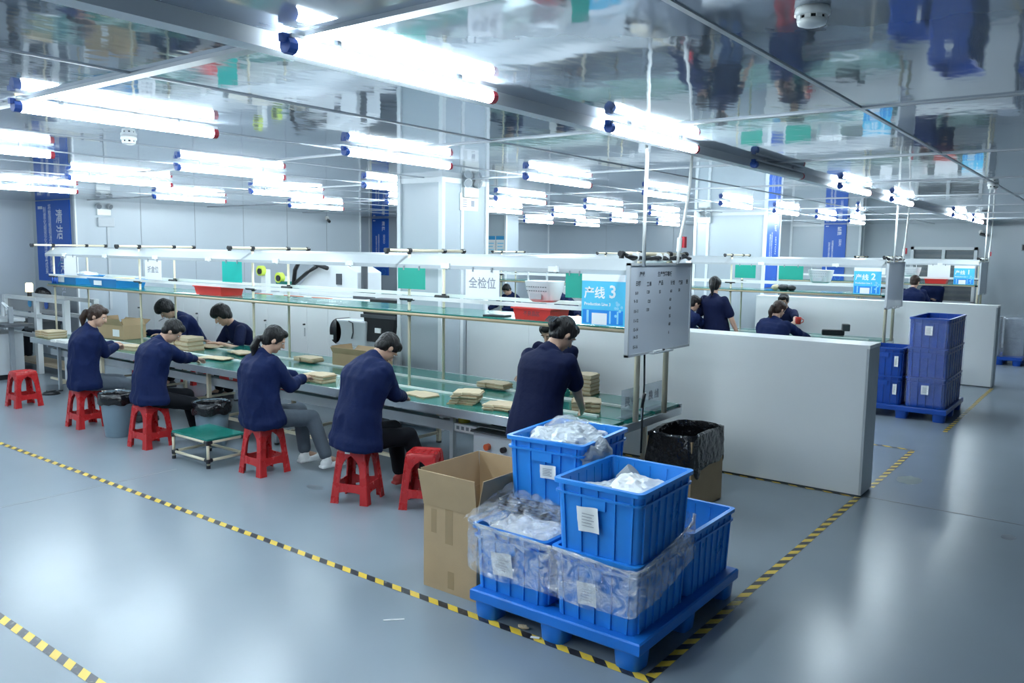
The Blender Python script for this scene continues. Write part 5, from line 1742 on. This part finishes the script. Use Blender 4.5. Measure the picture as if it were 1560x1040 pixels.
    mm.ell(Hc + hu * .078 * hs + fd * .040 * hs, (.066 * hs, .050 * hs, .036 * hs), M=HM, nu=14, nv=10)
    for sd in (-1, 1):
        mm.ell(Hc + hr * (.070 * hs * sd) + hu * .038 * hs + fd * .012 * hs, (.016 * hs, .045 * hs, .045 * hs), M=HM, nu=12, nv=8)
    if hair == 'mop':
        mm.ell(Hc + hu * .064 * hs + fd * .062 * hs, (.078 * hs, .050 * hs, .050 * hs), M=HM)
        mm.ell(Hc + hu * .082 * hs, (.088 * hs, .100 * hs, .062 * hs), M=HM)
        for sd in (-1, 1):
            mm.ell(Hc + hr * (.072 * hs * sd) + hu * .015 * hs - fd * .005 * hs, (.022 * hs, .05 * hs, .055 * hs), M=HM)
    if hair in ('ponytail', 'high_pony', 'low_pony'):
        if hair == 'high_pony':
            b0 = Hc - fd * .095 * hs + hu * .060 * hs
        elif hair == 'low_pony':
            b0 = Hc - fd * .100 * hs - hu * .035 * hs
        else:
            b0 = Hc - fd * .105 * hs + hu * .015 * hs
        away = (-fd).copy(); away.z = 0
        if away.length < .1:
            away = -f
        away.normalize()
        p1 = b0 + away * .035 * hs - up * (.01 if hair != 'high_pony' else -.035)
        p2 = p1 + away * .035 * hs - up * .07 * hs
        p3 = p2 + away * .005 * hs - up * .10 * hs
        if hair == 'high_pony':
            p1 = b0 + away * .035 * hs + up * .018 * hs; p2 = p1 + away * .03 * hs - up * .10 * hs; p3 = p2 - up * .13 * hs
        mm.caps(b0, p1, .024 * hs, .028 * hs); mm.caps(p1, p2, .030 * hs, .036 * hs); mm.caps(p2, p3, .036 * hs, .012 * hs)
    if hair == 'bun':
        mm.ell(Hc - fd * .118 * hs + hu * .012 * hs, (.052 * hs, .036 * hs, .046 * hs), M=HM)
        mm.ell(Hc - fd * .100 * hs + hu * .0 * hs, (.035 * hs, .04 * hs, .05 * hs), M=HM)
    if hair in ('low_pony', 'ponytail', 'bun', 'high_pony') or hair == 'long':
        for sd in (-1, 1):
            mm.caps(Hc + hr * (.068 * hs * sd) + hu * .04 * hs + fd * .03 * hs, Hc + hr * (.072 * hs * sd) - hu * .02 * hs + fd * .018 * hs, .016 * hs, .008 * hs)
    pend(mm, 'hair', hairmat, t, vox * .8, 2, .009, 26, 3)
    if hair in ('ponytail', 'high_pony', 'low_pony'):
        mt_ = MB(); dd = (p1 - b0).normalized(); mt_.cyl(p1 - dd * .012, p1 + dd * .008, .031 * hs, n=12); mt_.build('hair_tie', M_BLACK, t, world=True)
    if hair == 'bun' or hair == 'clip':
        mt_ = MB(); c_ = Hc - fd * .152 * hs + hu * .035 * hs
        for i in range(5):
            mt_.caps(c_ + hr * (.05 * (i - 2) / 2), c_ + hr * (.045 * (i - 2) / 2) - hu * .05 - fd * .01, .006, .004, 6)
        mt_.build('hair_clip', M_DGREY, t, world=True)
    # ---------------- face details
    for sd in (-1, 1):
        mt_ = MB(); mt_.ell(Hc + hr * (.029 * hs * sd) + fd * .0775 * hs + hu * .004 * hs, (.013 * hs, .007 * hs, .0055 * hs), M=HM, nu=10, nv=6); ey = mt_.build('eye', M_PAPER, t, world=True, smooth=True)
        mt_ = MB(); mt_.ell(Hc + hr * (.029 * hs * sd) + fd * .0825 * hs + hu * .003 * hs - Vector((P.x, P.y, 0)), (.0055 * hs, .003 * hs, .0055 * hs), M=HM, nu=8, nv=6); mt_.build('iris', M_HAIR, ey)
        mt_ = MB(); mt_.ell(Hc + hr * (.031 * hs * sd) + fd * .0845 * hs + hu * .026 * hs, (.019 * hs, .004 * hs, .0035 * hs), M=HM, nu=10, nv=6); mt_.build('eyebrow', M_HAIR, t, world=True)
    mt_ = MB(); mt_.ell(Hc + fd * .084 * hs - hu * .056 * hs, (.020 * hs, .008 * hs, .006 * hs), M=HM, nu=12, nv=6); mt_.build('mouth', M_LIPS, t, world=True, smooth=True)
    # polo shirts carry a small light badge on the chest and a white print on the sleeve
    return t


def hpos(px, py, Y):
    return ony(px, py, Y)


V = Vector
# near side of the near line, left to right
person('worker in a navy jacket with a brown ponytail on the first stool from the left', (-9.6, 4.46, .55), hpos(149, 481, 4.60), 12, 24, 34, hands={1: hpos(176, 527, 4.86), -1: hpos(171, 524, 4.93)}, feet={1: V((-9.35, 5.0, .0)), -1: V((-9.72, 5.0, .0))},
       legs=M_GREYT, hair='ponytail', hairmat=M_HAIRB, s=1.04, curl=.9, bulk=1.12)
person('worker in a navy jacket with pinned up hair on the second stool from the left', (-8.14, 4.44, .55), hpos(263, 504, 4.68), 14, 46, 22, hands={1: hpos(298, 546, 5.0), -1: hpos(288, 545, 5.1)}, feet={1: V((-7.86, 5.05, 0)), -1: V((-8.2, 5.0, 0))},
       legs=M_BLACKT, hair='clip', s=1.04, bulk=1.14)
person('worker in a navy jacket with a long black ponytail on the third stool', (-6.37, 4.56, .55), hpos(418, 517, 4.68), 8, 30, 22, hands={1: hpos(461, 576, 4.98), -1: hpos(450, 572, 5.1)}, feet={1: V((-5.95, 4.98, .03)), -1: V((-6.28, 4.98, .03))},
       legs=M_GREYT, shoes=M_SHOEW, hair='low_pony', s=1.05, bulk=1.15)
person('worker in a navy jacket with short hair bending forward on the fourth stool', (-5.06, 4.55, .55), hpos(590, 530, 4.86), 10, 58, 0, hands={1: hpos(612, 604, 5.06), -1: hpos(600, 600, 5.15)}, feet={1: V((-4.70, 5.02, .03)), -1: V((-5.05, 5.05, .03))},
       legs=M_BLACKT, shoes=M_SHOER, hair='short', s=1.06, bulk=1.18)
person('standing worker in a dark polo shirt with hair pinned in a bun', (-3.40, 4.80, .88), hpos(858, 509, 4.99), 6, 42, 14, hands={1: hpos(886, 620, 5.30), -1: V((-3.70, 5.3, .84))}, feet={1: V((-3.38, 4.84, 0)), -1: V((-3.58, 4.84, 0))},
       top='polo', legs=M_BLACKT, hair='bun', s=1.04, stand=True, bulk=1.17, bend=.03, palm='in')
# far side of the near line
person('worker in a dark polo shirt facing the standing worker across the table', (-4.78, 7.0, .72), hpos(838, 506, 6.86), 180, 34, 0, hands={1: V((-4.86, 6.62, .84)), -1: V((-4.70, 6.62, .84))}, top='polo', hair='short', s=1.08, bulk=1.25, elbow_out=.2)
person('young man in a navy jacket bent over the table behind the second stool', (-11.4, 7.0, .55), hpos(254, 471, 6.55), 196, 52, 10, hands={1: V((-11.75, 6.42, .80)), -1: V((-11.3, 6.38, .80))}, top='jacket', hair='mop', s=1.06, headscale=1.16)
person('young man in a navy polo shirt bent over the table with forearms bare', (-10.0, 7.02, .55), hpos(339, 480, 6.55), 186, 36, 12, hands={1: V((-10.12, 6.38, .80)), -1: V((-9.72, 6.30, .81))}, top='polo', hair='mop', s=1.12, headscale=1.08, curl=.3)
# left end
person('worker in a black cap bending behind the test machine at the far left', (-15.85, 6.80, .70), hpos(66, 450, 6.62), 190, 62, 0, hands={1: V((-16.0, 6.50, .85)), -1: V((-15.7, 6.50, .85))}, top='jacket', hair='short', s=1.05, vox=.012, headscale=1.15)
# middle line
person('standing woman in a navy polo shirt and jeans with a high ponytail', (-5.32, 12.55, .97), hpos(1089, 434, 12.58), 4, 8, -15, hands={1: V((-4.98, 12.66, .80)), -1: V((-5.62, 12.66, .80))}, feet={1: V((-5.22, 12.55, 0)), -1: V((-5.42, 12.55, 0))}, top='polo', legs=M_JEANS, hair='high_pony', s=1.14, stand=True, vox=.012, bend=.0, palm='in')
person('seated worker in a navy jacket left of the standing woman, partly behind the whiteboard', (-5.9, 12.2, .56), hpos(1058, 462, 12.4), 10, 25, 20, hands={1: V((-5.5, 12.95, .80)), -1: V((-5.8, 12.95, .80))}, hair='short', s=1.05, vox=.012)
person('seated worker with a brown ponytail at the middle line', (-4.28, 12.3, .56), hpos(1187, 471, 12.5), 10, 20, 15, hands={1: V((-3.95, 12.95, .82)), -1: V((-4.3, 12.98, .82))}, hair='ponytail', hairmat=M_HAIRB, s=1.08, vox=.012, bulk=1.15)
person('man in a navy polo shirt across the table from the brown ponytail', (-4.95, 14.9, .60), hpos(1194, 458, 14.72), 175, 25, 0, hands={1: V((-5.1, 14.3, .85)), -1: V((-4.6, 14.25, .95))}, top='polo', hair='short', s=1.08, vox=.012)
t = thing('cup', 'red cup in the hand of the man at the middle line', 'cup', (-4.52, 14.2, .92)); m = MB(); m.lathe([(.001, 0), (.045, 0), (.055, .12), (.05, .12), (.04, .01), (.001, .01)], n=16); m.build('body', M_REDB, t, smooth=True); m = MB(); m.tube([(.05, 0, .1), (.09, 0, .08), (.085, 0, .04), (.047, 0, .02)], .008); m.build('handle', M_REDB, t)
person('worker bending at the far part of the middle line, behind the lettered paper', (-11.3, 14.9, .56), hpos(772, 441, 14.6), 185, 45, 0, hands={1: V((-11.5, 14.3, .80)), -1: V((-11.1, 14.3, .80))}, hair='short', s=1.05, vox=.013)
person('worker bending at the middle line behind the white basket', (-9.35, 14.9, .56), hpos(846, 441, 14.6), 185, 45, 0, hands={1: V((-9.5, 14.3, .80)), -1: V((-9.1, 14.3, .80))}, hair='short', s=1.05, vox=.013)
# farthest line
person('standing worker in navy seen from behind at the farthest line', (-3.66, 18.95, .90), hpos(1394, 429, 19.05), 0, 15, 10, hands={1: V((-3.35, 19.5, .85)), -1: V((-3.95, 19.5, .85))}, hair='short', hairmat=M_HAIRB, s=1.12, stand=True, vox=.013, bulk=1.1)
person('worker in navy with folded arms facing the camera at the farthest line', (-3.75, 21.62, .74), hpos(1421, 424, 21.5), 178, 12, 0, hands={1: V((-3.70, 21.32, 1.12)), -1: V((-3.80, 21.34, 1.08))}, hair='short', s=1.08, vox=.013, bulk=1.1)

# things lying on the middle line
t = thing('black_device', 'black hand scanner on the middle line table', 'scanner', (-3.9, 14.25, .765), .4); m = MB(); m.b2(-.22, .14, -.05, .05, .0, .10); m.build('body', M_BLACK, t, bevel=.02); m = MB(); m.b2(.10, .22, -.07, .07, .08, .20); m.build('head', M_DGREY, t, bevel=.015)
t = thing('paper_sheet', 'white paper lying on the middle line table in front of the ponytail', 'paper', (-3.75, 13.4, .762)); m = MB(); m.box((0, 0, .002), (.42, .3, .003)); m.build('sheet', M_PAPERW, t)


# ------------------------------------------------------------------ grow the skins, cloth and hair
bpy.context.view_layer.update()
dg = bpy.context.evaluated_depsgraph_get()
done = []
for ob, wr, ws, seed in PENDING:
    ev = ob.evaluated_get(dg)
    me = bpy.data.meshes.new_from_object(ev, preserve_all_data_layers=False, depsgraph=dg)
    done.append(me)
for (ob, wr, ws, seed), me in zip(PENDING, done):
    old = ob.data
    mt = old.materials[0]
    ob.modifiers.clear()
    me.name = old.name
    ob.data = me
    bpy.data.meshes.remove(old)
    if not me.materials:
        me.materials.append(mt)
    if wr:
        n = len(me.vertices)
        co = np.empty(n * 3, np.float32); me.vertices.foreach_get('co', co); co = co.reshape(-1, 3)
        no = np.empty(n * 3, np.float32); me.vertices.foreach_get('normal', no); no = no.reshape(-1, 3)
        off = np.empty(n, np.float32)
        sv = Vector((seed * 3.1, seed * 1.7, 0))
        sc = Vector((ws, ws, ws * (.55 if ws < 12 else .3)))
        for i in range(n):
            p = Vector((co[i, 0] * sc.x, co[i, 1] * sc.y, co[i, 2] * sc.z)) + sv
            # ridged noise gives creases rather than lumps
            off[i] = (1 - 2.2 * abs(noise.noise(p))) * .65 + .35 * noise.noise(p * 2.3)
        co += no * (off * wr * .6)[:, None]
        me.vertices.foreach_set('co', co.reshape(-1))
    me.polygons.foreach_set('use_smooth', [True] * len(me.polygons))
    me.update()
